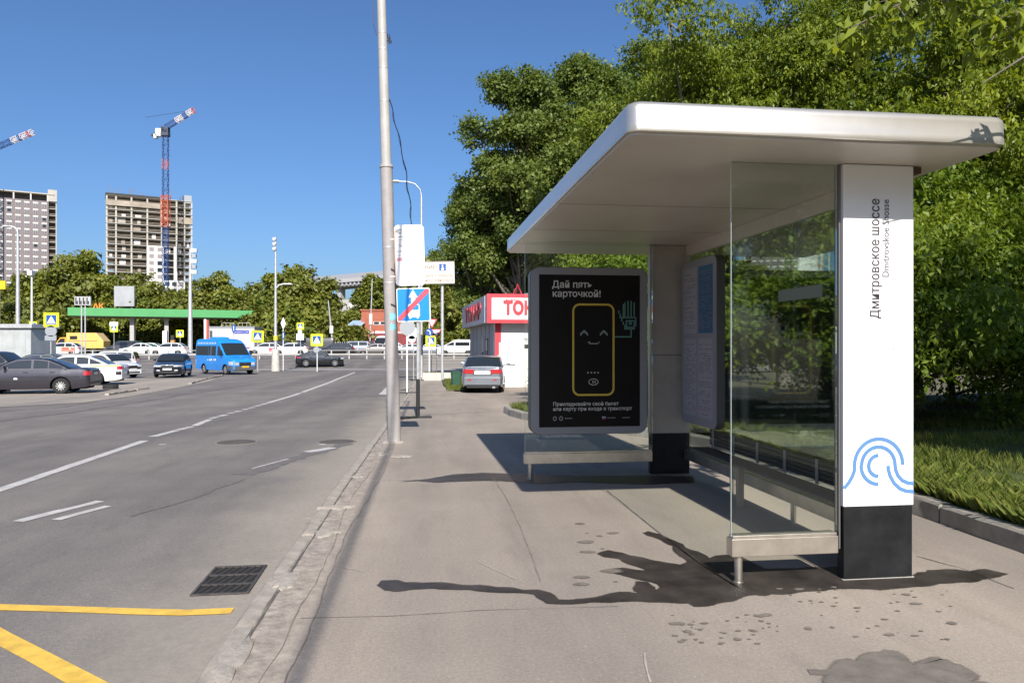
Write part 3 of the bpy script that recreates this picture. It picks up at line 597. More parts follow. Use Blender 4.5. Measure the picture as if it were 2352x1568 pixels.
# ------------------------------------------------------------------ the leaning grey pole beside the stop, and its cable
pb = gp(902, 1016); D_P = 11.7
e = E('utility_pole', 'tall grey tapered steel utility pole leaning at the kerb', 'pole', pb)
PSH = lambda z: Vector((at(902-30*(z-0)/6.98, 790, D_P).x-pb.x, 0, z))     # the pole leans to the left
rad = lambda z: .105 if z < 4.52 else .088-(z-4.52)*.0045
m = MB(); m.tube([PSH(-.3), PSH(0), PSH(2.2), PSH(4.52)], [.108, .108, .104, .1], 20); m.build('lower_shaft', POLEP, e, smooth=50)
m = MB(); m.tube([PSH(4.52), PSH(4.55), PSH(4.57)], [.112, .112, .1], 20); m.build('collar', POLEP, e, smooth=50)
m = MB(); m.tube([PSH(4.5), PSH(7), PSH(9.8)], [.086, .074, .062], 18); m.build('upper_shaft', M('pole_pale_paint', (.4, .385, .36), .55, var=.12, vs=3, bump=.15, bs=20), e, smooth=50)
for z, r_ in ((2.62, .1065), (3.2, .1055), (5.6, .0835), (6.15, .081), (6.45, .0795), (6.72, .078)):
    m = MB(); m.tube([PSH(z), PSH(z+.022)], r_, 18); m.build('clamp_band', GALV, e, smooth=50)
GRAF = M('blue_graffiti', lin('#7cc4dc'), .6, var=.3, vs=10)
for z, h in ((2.02, .1), (1.86, .09)):
    m = MB(); rows = []
    for k in range(9):
        a = R(-95+k*7.5); jz = .02*math.sin(k*2.1+z*9); rows.append([PSH(z+jz)+Vector((.1062*math.cos(a), .1062*math.sin(a), 0)), PSH(z+h+jz*1.3)+Vector((.106*math.cos(a), .106*math.sin(a), 0))])
    m.loft(rows, False, False); m.build('graffiti', GRAF, e)
m = MB(); rr = random.Random(5); n = 26; rg = []
for k in range(n):
    a = 2*math.pi*k/n; q = .16+rr.uniform(-.025, .06); rg.append((q*math.cos(a), q*math.sin(a)))
m.loft([[(a, b, -.02) for a, b in rg], [(a*.95, b*.95, .012) for a, b in rg], [(a*.66, b*.66, .03) for a, b in rg]]); m.build('mortar_base', CONC, e)
rr = random.Random(8); tw = M('cable_black', (.012, .012, .02), .5)
P = []
for k in range(40):
    t = k/39; zz = 5.62-2.16*t; q = at(890+(945-890)*t+(9*math.sin(t*3.1)), 790, D_P-.05); P.append(Vector((q.x-pb.x+.012*math.sin(t*26), -.1+.05*math.sin(t*17), zz)))
m = MB(); m.tube(P, .0085, 6); m.build('hanging_cable', tw, e)
P2 = [p+Vector((.012*math.sin(k*.9)-.006, .01, 0)) for k, p in enumerate(P)]; m = MB(); m.tube(P2, .004, 5); m.build('hanging_cable', tw, e)
m = MB()
for k in range(7): m.tube([PSH(6.66)+Vector((.09+.02*math.sin(k*2), -.03, -.06*math.sin(k))), PSH(6.66)+Vector((.13+.02*math.cos(k*3), -.05, -.1+.03*math.cos(k*2))), PSH(6.6)+Vector((.1, -.05, .02*k-.06))], .006, 5)
m.build('cable_tangle', tw, e)
m = MB(); m.tube([PSH(6.66)+Vector((-.09, -.04, .02)), PSH(6.85)+Vector((-.14, -.05, 0)), PSH(7.3)+Vector((-.13, -.05, 0))], .006, 5); m.build('cable_tangle', tw, e)
cab = MB(); A0 = pb+PSH(8.3)+Vector((.62, 0, 0)); B0 = Vector((.05, -30, 9.0))
cab.tube([A0.lerp(B0, t/24)+Vector((0, 0, -1.1*math.sin(math.pi*t/24))) for t in range(25)], .028, 8)
m = MB(); m.bar(PSH(8.25), PSH(8.25)+Vector((.7, 0, .05)), .06); m.build('bracket_arm', GALV, e)
tag(cab.build('overhead_cable', tw), 'thick black overhead cable strung from the grey pole along the kerb', 'cable')
# ------------------------------------------------------------------ stop plate on the pole
SIGNW = M('sign_white', (.82, .82, .83), .4, var=.02, vs=3); SIGNB = M('sign_blue', lin('#1f86d6'), .35); SIGNR = M('sign_red', lin('#d8505e'), .4)
SBACK = M('sign_back_grey', (.33, .35, .37), .5, metal=.3); SYEL = M('sign_fluorescent', (.72, .82, .02), .4); SDB = M('sign_deep_blue', lin('#20509a'), .4); SK = M('sign_black', (.02, .02, .02), .5)
p = at(941, 586, D_P-.16); e = E('bus_stop_plate', 'white rounded bus stop route plate strapped to the grey pole', 'stop sign', p, R(-2))
W_, H_ = .46, .95
m = MB(); m.prism(rrect(-W_/2, W_/2, -H_/2, H_/2, .07, 6), 0, .02, 'y'); b = m.build('plate', SIGNW, e); b.rotation_euler = (0, R(-1.7), 0)
LG = M('sign_print', (.25, .24, .25), .6); LD = M('sign_print_dark', (.05, .05, .055), .6)
def qd(par, x0, z0, x1, z1, mat, y=-.0025, name='printed_line'):
    m = MB(); m.add([(x0, y, z0), (x1, y, z0), (x1, y, z1), (x0, y, z1)], [(0, 1, 2, 3)]); return m.build(name, mat, par)
ribbon(rrect(-.205, -.12, .345, .40, .012, 3)+[(-.12, .388)], .009, -.0025).build('bus_symbol', LD, b); qd(b, -.2, .365, -.165, .385, LD); qd(b, -.16, .345, -.152, .4, LD); qd(b, -.19, .335, -.175, .35, LD); qd(b, -.15, .335, -.135, .35, LD)
text('route_lettering', 'По требованию', .038, LG, b, (-.09, -.0025, .375), fit=.26)
text('route_lettering', 'Дмитровское шоссе', .045, LD, b, (-.2, -.0025, .275), fit=.36)
qd(b, -.2, .238, .05, .244, LG)
for z, s in ((.135, '136'), (.05, 'м17к')):
    text('route_number', s, .042, LD, b, (-.195, -.0025, z), fit=.07)
    for k, wd in enumerate((.19, .15, .12)): qd(b, -.1, z+.03-k*.022, -.1+wd, z+.036-k*.022, LG)
qd(b, -.195, -.085, -.115, -.04, M('route_red', lin('#d05a72'), .5)); text('route_number', '154н', .036, SIGNW, b, (-.19, -.004, -.076), fit=.068)
for k, wd in enumerate((.18, .13, .1)): qd(b, -.1, -.048-k*.022, -.1+wd, -.042-k*.022, LG)
for z in (.18, -.005, .21): qd(b, -.2, z, -.13, z+.004, LG); qd(b, .16, z, .2, z+.004, LG)
for z in (.25, -.33):
    m = MB(); m.box((-.3, .02, z-.01), (-.1, .045, z+.01)); m.build('bracket', GALV, e)
m = MB(); m.box((-.232, -.012, -.4), (-.216, .03, .4)); m.build('edge_rail', M('copper_rail', (.5, .33, .25), .4, metal=.6), b)
# ------------------------------------------------------------------ blue end-of-bus-lane sign on a portable stand
gb = gp(960, 960); db = 16.4
e = E('bus_lane_end_sign', 'blue square end of bus lane sign with red slash on a black-footed stand', 'road sign', gb)
m = MB(); m.tube([(0, 0, .9), (0, 0, 2.9)], .036, 12); m.build('post', GALV, e, smooth=40)
m = MB(); m.tube([(0, 0, .03), (0, 0, .9)], .044, 12); m.build('post_sleeve', BLACK, e, smooth=40)
for a in (R(4), R(38), R(105)):
    m = MB(); c_, s_ = math.cos(a), math.sin(a); m.box((-.62, -.035, .0), (.32, .035, .05), mat=Matrix.Rotation(a-R(4), 4, 'Z')); m.build('foot_bar', BLACK, e, bevel=.004) if a < 1.5 else None
pc_ = at(948, 697, db)-gb; S = .385
pl_ = E('x', None, None); bpy.data.objects.remove(pl_)
m = MB(); m.prism(rrect(-S, S, -S, S, .05, 5), 0, .012, 'y'); pt = m.build('sign_plate', SIGNW, e, (pc_.x, -.06, pc_.z)); pt.rotation_euler = (0, R(-1.5), R(-3))
m = MB(); m.prism(rrect(-S+.022, S-.022, -S+.022, S-.022, .035, 5), -.003, -.001, 'y'); m.build('blue_field', SIGNB, pt)
m = MB(); m.add([(-.006, -.0045, .35), (.1, -.0045, .17), (.045, -.0045, .17), (.045, -.0045, .0), (-.05, -.0045, 0), (-.05, -.0045, .17), (-.11, -.0045, .17)], [(0, 1, 2, 3, 4, 5, 6)]); m.build('arrow', SIGNW, pt)
o = rrect(-.12, .13, -.27, .01, .04, 4); ribbon(o+[o[0], o[1]], .022, -.0045).build('bus_outline', SIGNW, pt); qd(pt, -.12, -.27, .13, -.12, SIGNW, -.0046)
for x in (-.08, .09): m = MB(); m.prism(arc(x, -.29, .025, 0, 360, 12)[:-1], -.0048, -.004, 'y'); m.build('bus_wheel', SIGNW, pt)
m = MB(); P = [(-S+.025, -S+.10), (-S+.025, -S+.025), (-S+.10, -S+.025), (S-.025, S-.10), (S-.025, S-.025), (S-.10, S-.025)]; m.prism(P, -.008, -.006, 'y'); m.build('slash', SIGNR, pt)
# ------------------------------------------------------------------ beige warning board on two posts
db2 = 40.0; gb2 = gd(1015, db2)
e = E('warning_board', 'wide beige warning board with blue bus lane icon on tall posts', 'road sign', gb2)
pc_ = at(980, 627, db2)-gb2; hw, hh = 1.87, .76  # before scaling to the nearer spot
for xx in (963, 1016):
    q = gd(xx, db2)-gb2; m = MB(); m.tube([(q.x, 0.08, 0), (q.x, 0.08, pc_.z+.5)], .085, 10); m.build('post', GALV, e, smooth=40)
m = MB(); m.box((-hw, -.03, -hh), (hw, .03, hh)); pt = m.build('board', M('board_beige', (.66, .57, .49), .5, var=.04, vs=2), e, (pc_.x, -.08, pc_.z)); pt.rotation_euler = (0, R(-1), R(-3)); pt.scale = (.8, .8, .8)
for a in ((-hw, -.045, hh-.05, hw, hh), (-hw, -.045, -hh, hw, -hh+.05)): m = MB(); m.box((a[0], -.045, a[2]), (a[3], -.031, a[4])); m.build('border', M('board_border', (.3, .27, .24), .6), pt)
text('lettering', 'ВНИМАНИЕ!', .32, LD, pt, (-1.45, -.034, .25), fit=2.1); text('lettering', 'Выезд на дорогу с полосой', .24, LD, pt, (-1.5, -.034, -.28), fit=3.2); text('lettering', 'для маршрутного транспорта', .24, LD, pt, (-1.6, -.034, -.58), fit=3.35)
m = MB(); m.box((.85, -.038, .12), (1.3, -.032, .58)); ic = m.build('icon', SDB, pt)
m = MB(); m.add([(1.075, -.041, .55), (1.15, -.041, .42), (1.105, -.041, .42), (1.105, -.041, .34), (1.045, -.041, .34), (1.045, -.041, .42), (1.0, -.041, .42)], [(0, 1, 2, 3, 4, 5, 6)]); m.build('icon_arrow', SIGNW, ic); qd(ic, .98, .17, 1.17, .31, SIGNW, -.041)
# ------------------------------------------------------------------ small road signs
def sign_post(x, ybase, d, top_y, name, label, rad_=.035, mat=GALV):
    b_ = gd(x, d); e = E(name, label, 'road sign', b_); zt = at(x, top_y, d).z-b_.z
    m = MB(); m.tube([(0, 0, -.1), (0, 0, zt)], rad_, 10); m.build('post', mat, e, smooth=40); return e, b_
def ped(e, b_, x, y, d, sz, yaw=0, back=False):
    p = at(x, y, d)-b_; s = sz/2
    m = MB(); m.prism(rrect(-s, s, -s, s, s*.12, 3), 0, .02, 'y'); o = m.build('sign_plate', SYEL if not back else SBACK, e, (p.x, -.07, p.z)); o.rotation_euler = (0, 0, yaw)
    if back: return o
    q = s*.66; m = MB(); m.box((-q, -.006, -q), (q, -.001, q)); f = m.build('blue_field', SDB, o)
    m = MB(); m.add([(-q*.9, -.009, -q*.78), (q*.9, -.009, -q*.78), (0, -.009, q*.85)], [(0, 1, 2)]); m.build('white_triangle', SIGNW, f)
    m = MB(); k = q*.5
    m.tube([(0, -.012, k*.6), (0, -.012, k*.75)], k*.16, 6); m.bar((0, -.013, k*.45), (-.02*k, -.013, -k*.3), k*.26, .004); m.bar((0, -.013, -k*.25), (k*.4, -.013, -k*1.2), k*.2, .004); m.bar((0, -.013, -k*.25), (-k*.4, -.013, -k*1.2), k*.2, .004); m.bar((0, -.013, k*.3), (-k*.5, -.013, -k*.15), k*.13, .004); m.bar((0, -.013, k*.3), (k*.5, -.013, -k*.05), k*.13, .004)
    m.build('walking_figure', SK, f); return o
def disc(e, b_, x, y, d, sz, mat, name='disc', yaw=0, ring=None):
    p = at(x, y, d)-b_; m = MB(); m.prism(arc(0, 0, sz/2, 0, 360, 20)[:-1], 0, .02, 'y'); o = m.build(name, mat, e, (p.x, -.07, p.z)); o.rotation_euler = (0, 0, yaw); return o
e, b_ = sign_post(117, 0, 44, 718, 'crossing_sign', 'large yellow-edged pedestrian crossing sign with grey discs below, beside the metal booth'); ped(e, b_, 119, 734.5, 44, .86)
o = disc(e, b_, 118, 760, 44, .66, SBACK); p = at(117.5, 776, 44)-b_; m = MB(); m.prism(rrect(-.33, .33, -.15, .15, .04, 3), 0, .02, 'y'); m.build('blank_plate', SBACK, e, (p.x, -.07, p.z))
e, b_ = sign_post(79, 0, 58, 738, 'crossing_sign', 'small yellow-edged crossing sign showing behind the metal booth roof'); ped(e, b_, 77.5, 747, 58, .6)
e, b_ = sign_post(262, 0, 92, 740, 'crossing_sign', 'yellow-edged crossing sign topped by a white plate near the green canopy post'); ped(e, b_, 262, 753.5, 92, .95); qd(e, -.5, at(262, 744, 92).z-b_.z-.25, .5, at(262, 744, 92).z-b_.z+.25, SIGNW, -.08, 'name_plate')
e, b_ = sign_post(414, 0, 92, 758, 'crossing_sign', 'small yellow-edged crossing sign under the green canopy'); ped(e, b_, 413.5, 766, 92, .9)
e, b_ = sign_post(592, 0, 62, 760, 'crossing_sign', 'tilted yellow-edged crossing sign just behind the blue minibus'); ped(e, b_, 592, 772.5, 62, .98, R(12)).rotation_euler[1] = R(3)
e, b_ = sign_post(728.5, 853, 62, 768, 'crossing_sign', 'yellow-edged crossing sign standing in front of the black crossover car', mat=SIGNW); ped(e, b_, 728, 780.5, 62, 1.0)
disc(e, b_, 727, 803, 62, .5, SBACK)
e, b_ = sign_post(690, 0, 90, 742, 'crossing_sign', 'yellow-edged crossing sign with white plates beneath, above the dark van'); ped(e, b_, 690, 749, 90, .85); disc(e, b_, 689, 761.5, 90, .5, SIGNW); p = at(689.5, 773, 90)-b_; qd(e, p.x-.45, p.z-.4, p.x+.45, p.z+.35, SIGNW, -.08, 'plate')
e, b_ = sign_post(650.5, 849, 66, 730, 'priority_sign', 'white diamond sign above a narrow blue sign beside the concrete lamp post', mat=SIGNW)
p = at(651, 742.5, 66)-b_; m = MB(); m.prism([(-.22, 0), (0, -.55), (.22, 0), (0, .55)], 0, .03, 'y'); m.build('diamond', SIGNW, e, (p.x, -.08, p.z))
o = disc(e, b_, 651, 770, 66, .72, SDB); o.scale = (.35, 1, 1); p = at(651, 770, 66)-b_; qd(e, p.x-.03, p.z-.22, p.x+.03, p.z+.22, SIGNW, -.095, 'arrow')
e, b_ = sign_post(537, 0, 98, 750, 'one_way_disc', 'blue oval direction sign in front of the pale station building'); o = disc(e, b_, 537, 754, 98, 1.1, SDB); o.scale = (.5, 1, 1); p = at(537, 754, 98)-b_; qd(e, p.x-.05, p.z-.3, p.x+.05, p.z+.3, SIGNW, -.095, 'arrow')
# cluster left of the warning board
e, b_ = sign_post(935, 897, 28.5, 700, 'portable_sign', 'white post of a portable sign standing at the kerb behind the blue sign', .03, SIGNW)
m = MB(); m.box((-.55, -.03, 0), (.35, .03, .04)); m.build('foot_bar', BLACK, e); m = MB(); m.box((-.03, -.5, 0), (.03, .5, .035)); m.build('foot_bar', BLACK, e)
disc(e, b_, 936, 752, 28.5, .6, SBACK)
e, b_ = sign_post(950, 870, 40, 730, 'portable_sign', 'thin post with round plates on a low black stand further along the kerb', .025, GALV); disc(e, b_, 946, 764, 40, .7, SIGNW); disc(e, b_, 946, 779, 40, .4, SIGNW)
m = MB(); m.box((-.2, -.03, 0), (1.9, .03, .05)); m.build('foot_bar', BLACK, e)
e, b_ = sign_post(986, 872, 42, 735, 'give_way_sign', 'tall white post with a give way triangle edge and blue disc behind the blue sign', .035, SIGNW)
p = at(992, 743, 42)-b_; m = MB(); m.prism([(-.3, .26), (.3, .26), (0, -.26)], 0, .02, 'y'); o = m.build('triangle', SIGNR, e, (p.x, -.05, p.z)); m = MB(); m.prism([(-.2, .2), (.2, .2), (0, -.15)], -.004, -.001, 'y'); m.build('triangle_field', SIGNW, o)
o = disc(e, b_, 986, 763, 42, .44, SDB); p = at(986, 763, 42)-b_; ribbon([(p.x+.05, p.z-.14), (p.x+.05, p.z+.02), (p.x-.02, p.z+.1), (p.x-.12, p.z+.1)], .05, -.095).build('turn_arrow', SIGNW, e)
e, b_ = sign_post(991, 868, 47, 775, 'crossing_sign', 'yellow-edged crossing sign by the grass corner, under the give way triangles', .03, GALV); ped(e, b_, 990, 783, 47, .68)
e, b_ = sign_post(1002.5, 866, 45, 755, 'give_way_sign', 'white triangular give way sign with red edge standing before the crossing sign', .03, GALV)
p = at(1002, 766, 45)-b_; m = MB(); m.prism([(-.31, .27), (.31, .27), (0, -.28)], 0, .02, 'y'); o = m.build('triangle', SIGNR, e, (p.x, -.12, p.z)); m = MB(); m.prism([(-.22, .215), (.22, .215), (0, -.17)], -.004, -.001, 'y'); m.build('triangle_field', SIGNW, o)
# ------------------------------------------------------------------ lamp posts and masts
LAMP = M('lamp_head', (.7, .7, .68), .4)
def lamp(x, d, y_top, arm, label, r0=.11, r1=.06, heads=1, name='street_lamp', base=None, mat=GALV, dirx=-1):
    b_ = gd(x, d); e = E(name, label, 'street lamp', b_); zt = at(x, y_top, d).z-b_.z
    m = MB(); m.tube([(0, 0, -.1), (0, 0, zt*.45), (0, 0, zt-arm*.55)], [r0, (r0+r1)/2, r1], 12); m.build('shaft', mat, e, smooth=50)
    if base:
        m = MB(); m.lathe([(base, -.1), (base, .1), (base*.82, base*4.4), (base*.7, base*4.9), (r0, base*5)], 16); m.build('flared_base', CONC2, e, smooth=40)
    for k in range(heads):
        oy = .25*k
        P = [(0, oy*.2, zt-arm*.55), (dirx*arm*.05, oy*.3, zt-arm*.3), (dirx*arm*.25, oy*.6, zt-arm*.08), (dirx*arm*.55, oy, zt), (dirx*arm*.85, oy, zt)]
        m = MB(); m.tube(P, r1*.75, 8); m.build('arm', mat, e, smooth=50)
        m = MB(); m.loft([[(dirx*arm*(.82+.36*t), oy+w_*c_, zt-.02+h_*s_) for c_, s_ in ((1, 0), (.6, 1), (-.6, 1), (-1, 0), (-.6, -.6), (.6, -.6))] for t, w_, h_ in ((0, .05, .05), (.25, .14, .09), (.7, .16, .08), (1, .06, .03))]); m.build('lamp_head', LAMP, e, smooth=50)
    return e
lamp(968, 45, 418, 1.55, 'tall curved-arm street lamp rising behind the bus stop plate', .1, .055)
lamp(41, 60, 520, 1.0, 'tall street lamp with two heads behind the metal booth', .2, .1, 2)
e = lamp(633, 64, 652, 1.2, 'concrete-footed lamp mast beside the diamond sign', .17, .1, 2, base=.36, dirx=1)
zt = at(633, 545, 64).z-e.location.z
m = MB(); m.tube([(0, 0, 3), (0, 0, zt)], [.13, .07], 10); m.build('mast', GALV, e, smooth=50); 
for k in range(3): m = MB(); m.lathe([(.02, zt-.02-k*.42), (.15, zt-.08-k*.42), (.17, zt-.2-k*.42), (.12, zt-.32-k*.42), (.04, zt-.36-k*.42)], 12, c=(-.1, -.12, 0)); m.build('floodlight', LAMP, e, smooth=50)
m = MB(); m.lathe([(.19, 2.6), (.19, 2.95), (.18, 3.0)], 14); m.build('yellow_band', M('yellow_band', (.6, .5, .05), .6), e)
b_ = gd(437, 96); e = E('floodlight_mast', 'tall floodlight mast in front of the construction site and green canopy', 'street lamp', b_); zt = at(437, 572, 96).z-b_.z
m = MB(); m.tube([(0, 0, -.1), (0, 0, zt*.5), (0, 0, zt)], [.3, .24, .13], 12); m.build('shaft', GALV, e, smooth=50)
for k in range(5): m = MB(); m.box((.15+.1*(k % 2), -.25, zt-.4-k*.7), (.85-.1*(k % 2), .2, zt+.05-k*.7)); m.build('floodlight', SBACK if k % 2 else LAMP, e)
b_ = gd(73, 57); e = E('camera_post', 'thin pale post with a camera on top beside the metal booth', 'pole', b_); zt = at(73, 622, 57).z-b_.z
m = MB(); m.tube([(0, 0, -.1), (0, 0, zt)], [.09, .06], 10); m.build('shaft', LAMP, e, smooth=50); m = MB(); m.box((-.2, -.25, zt-.35), (.12, .2, zt)); m.build('camera', LAMP, e)
for x, y1, d, lab, dx in ((760, 690, 100, 'thin leaning pole with a white box before the fence', .35), (852, 640, 112, 'thin lamp pole in front of the red brick building', -.2)):
    b_ = gd(x, d); e = E('thin_pole', lab, 'pole', b_); zt = at(x, y1, d).z-b_.z; m = MB(); m.tube([(dx, 0, -.1), (-dx, 0, zt)], [.13, .07], 8); m.build('shaft', GALV, e); m = MB(); m.box((dx*.2-.2, -.25, zt*.38), (dx*.2+.25, -.05, zt*.52)); m.build('cabinet', LAMP, e)
# ------------------------------------------------------------------ kiosk shop with red letters
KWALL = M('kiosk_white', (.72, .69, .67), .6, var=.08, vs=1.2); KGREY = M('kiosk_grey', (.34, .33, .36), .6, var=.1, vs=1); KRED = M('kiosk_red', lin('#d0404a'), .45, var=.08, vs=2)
dk = 33.0; kb = gd(1137, dk); K = E('kiosk', 'white and red roadside kiosk with red letter sign behind the silver car', 'kiosk', kb, R(3))
KZ = CAMH-kb.z
zS0, zS1 = KZ+(790-742)*dk/F0, KZ+(790-677)*dk/F0
m = MB(); m.box((0, 0, -.1), (4.2, 11.5, zS0+.2)); m.build('wall', KWALL, K)
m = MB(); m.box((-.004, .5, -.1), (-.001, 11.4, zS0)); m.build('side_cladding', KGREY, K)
for yy in (2.0, 3.6, 5.4, 7.5, 9.5): m = MB(); m.box((-.02, yy, 0), (-.005, yy+.05, zS0)); m.build('cladding_joint', M('kiosk_joint', (.2, .19, .2), .6), K)
m = MB(); m.box((-.03, 4.2, .1), (-.006, 5.2, 2.3)); dr = m.build('door', M('kiosk_door', (.4, .38, .42), .5), K, bevel=.01); m = MB(); m.box((-.09, 4.35, .9), (-.032, 4.4, 1.5)); m.build('door_handle', BLACK, dr)
m = MB(); m.box((-.035, 2.5, .6), (-.006, 3.3, 2.2)); w_ = m.build('window', BLACK, K); m = MB(); m.box((-.04, 2.55, 1.6), (-.036, 3.25, 2.1)); m.build('pink_notice', M('notice_pink', (.6, .4, .42), .5), w_)
m = MB(); m.box((0, -.012, -.05), (.27, -.001, zS0)); m.build('corner_strip', KRED, K)
m = MB(); m.box((1.25, -.02, 0), (2.35, -.001, 2.2)); dr = m.build('service_door', M('kiosk_door_white', (.66, .63, .6), .6, var=.15, vs=2), K, bevel=.008); m = MB(); m.box((1.32, -.026, 1.72), (1.75, -.021, 1.9)); m.build('door_grille', BLACK, dr)
m = MB(); m.box((.16, -.05, 1.0), (.92, -.013, 2.0)); nb = m.build('service_board', M('board_frame_grey', (.3, .3, .33), .5), K, bevel=.006); m = MB(); m.box((.19, -.053, 1.03), (.89, -.0505, 1.97)); m.build('board_face', SIGNW, nb)
text('board_lettering', 'Заправка', .12, KRED, nb, (.35, -.055, 1.86), fit=.4); text('board_lettering', 'кондиционеров', .12, KRED, nb, (.22, -.055, 1.72), fit=.64)
sn = MB()
for k in range(6):
    a = R(60*k+30); ex = lambda r_, da=0: (.54+r_*math.cos(a+da), -.057, 1.38+r_*math.sin(a+da)); sn.bar(ex(.02), ex(.25), .03, .002); sn.bar(ex(.16), ex(.23, .35), .016, .002); sn.bar(ex(.16), ex(.23, -.35), .016, .002); sn.bar(ex(.08), ex(.12, .6), .014, .002)
sn.build('snowflake', M('snow_blue', lin('#3f7fb8'), .5), nb)
ox = -.42
m = MB(); m.box((ox, -.5, zS0), (4.6, 12, zS1)); sb = m.build('sign_box', M('sign_box_grey', (.42, .42, .46), .5, var=.1, vs=1), K, bevel=.02)
m = MB(); fz = -.53
for a in ((ox-.01, zS0-.01, 4.6, zS0+.15), (ox-.01, zS1-.14, 4.6, zS1+.01), (ox-.01, zS0+.15, ox+.2, zS1-.14)): m.box((a[0], fz-.03, a[1]), (a[2], -.502, a[3]))
m.build('sign_frame', KRED, sb)
m = MB(); m.box((ox+.2, fz, zS0+.15), (4.6, -.503, zS1-.14)); m.build('sign_face', SIGNW, sb)
m = MB()
for k in range(40): m.box((ox+.25+k*.1, fz-.02, zS1-.165), (ox+.29+k*.1, fz-.002, zS1-.142))
m.build('tinsel_trim', SIGNW, sb)
text('sign_letters', 'ТОНАР', .76, KRED, sb, (ox+.72, fz-.01, zS0+.40), bold=.05, ext=.03, fit=2.25); text('sign_letters', 'ТехСервис', .12, KRED, sb, (ox+.75, fz-.01, zS1-.28), ext=.01)
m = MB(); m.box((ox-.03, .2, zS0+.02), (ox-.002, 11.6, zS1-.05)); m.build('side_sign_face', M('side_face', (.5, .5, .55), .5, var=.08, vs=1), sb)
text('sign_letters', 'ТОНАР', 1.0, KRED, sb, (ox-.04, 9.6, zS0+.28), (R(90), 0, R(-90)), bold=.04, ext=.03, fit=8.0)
m = MB(); m.tube([(ox+1.35, 1, zS1), (ox+1.6, 1, zS1+.55), (ox+1.85, 1, zS1)], .03, 6); m.tube([(ox+1.6, 1, zS1+.55), (ox+1.6, 1.8, zS1)], .03, 6); m.build('roof_frame', KRED, sb)
# ------------------------------------------------------------------ things round the kiosk corner
p = gd(1047, 33); e = E('litter_bin', 'dark green metal bin on the grass beside the silver car', 'bin', p, R(10))
GRN = M('bin_green', (.03, .09, .055), .5, var=.2, vs=4)
m = MB(); m.loft([[(a*s, b*s, z) for a, b in rrect(-.2, .2, -.2, .2, .05, 3)] for z, s in ((.06, .85), (.62, 1), (.66, 1.05), (.7, 1.05), (.7, .92), (.4, .85))]); m.build('body', GRN, e)
for a in (-.13, .13): m = MB(); m.box((a-.02, -.13, -.02), (a+.02, .13, .06)); m.build('leg', BLACK, e)
p = gd(1006, 40.5); e = E('planter_block', 'low pale concrete planter block at the grass corner by the signposts', 'planter', p, R(-4))
m = MB(); m.prism([(-.85, -.1), (.85, -.1), (.8, .42), (-.8, .42)], -.45, .45, 'y'); m.build('block', CONC2, e, bevel=.03)
m = MB(); m.box((-.7, -.36, .4), (.7, .36, .44)); m.build('soil', EARTH, e)
p = gd(1066, 29.3)
# ------------------------------------------------------------------ vehicles
CGLASS = M('car_glass', (.02, .025, .028), .03, spec=.7); TYRE = M('tyre', (.018, .018, .018), .85, bump=.3, bs=40); RIM = M('alloy_rim', (.55, .55, .55), .35, metal=.7)
TRIM = M('car_trim', (.02, .02, .021), .5); LAMPR = M('tail_red', (.42, .02, .025), .2, coat=.6); LAMPW = M('head_clear', (.62, .65, .68), .12, metal=.3, coat=.8); LAMPO = M('amber_lens', (.6, .2, .02), .25)
PLATE = M('number_plate', (.75, .75, .74), .5); UNDER = M('underbody', (.01, .01, .01), .9); CHROME = M('chrome', (.7, .7, .72), .15, metal=1)
def paintm(name, col, rough=.3, metal=.0): return M('paint_'+name, col, rough, metal=metal, coat=.9, var=.05, vs=1.5)
def wheel(par, x, y, r_, w, spokes=9, side=1, lo=False, rim=None):
    m = MB(); n = 24 if not lo else 14
    m.lathe([(r_*.6, -w/2+.01), (r_*.9, -w/2), (r_, -w/2+.03), (r_, w/2-.03), (r_*.9, w/2), (r_*.62, w/2-.01), (r_*.6, w/2-.03)], n, axis='x')
    t = m.build('tyre', TYRE, par, (x, y, r_), smooth=50)
    m = MB(); o = side*(w/2-.035); m.lathe([(r_*.63, o-side*.04), (r_*.63, o+side*.022), (r_*.57, o+side*.02), (r_*.55, o-side*.02)], n, axis='x'); m.lathe([(r_*.55, o-side*.03), (r_*.02, o-side*.031)], n, mi=1, axis='x')
    for k in range(spokes if not lo else 6):
        a = 2*math.pi*k/(spokes if not lo else 6); c, s = math.cos(a), math.sin(a)
        m.bar((o+side*.005, c*r_*.1, s*r_*.1), (o+side*.01, c*r_*.57, s*r_*.57), r_*.2, .024)
    m.lathe([(r_*.17, o-.02), (r_*.17, o+side*.022), (r_*.05, o+side*.028)], 12, axis='x')
    m.build('rim', [rim or RIM, TRIM], t)
def interp(P): return lambda s: float(np.interp(s, [p[0] for p in P], [p[1] for p in P]))
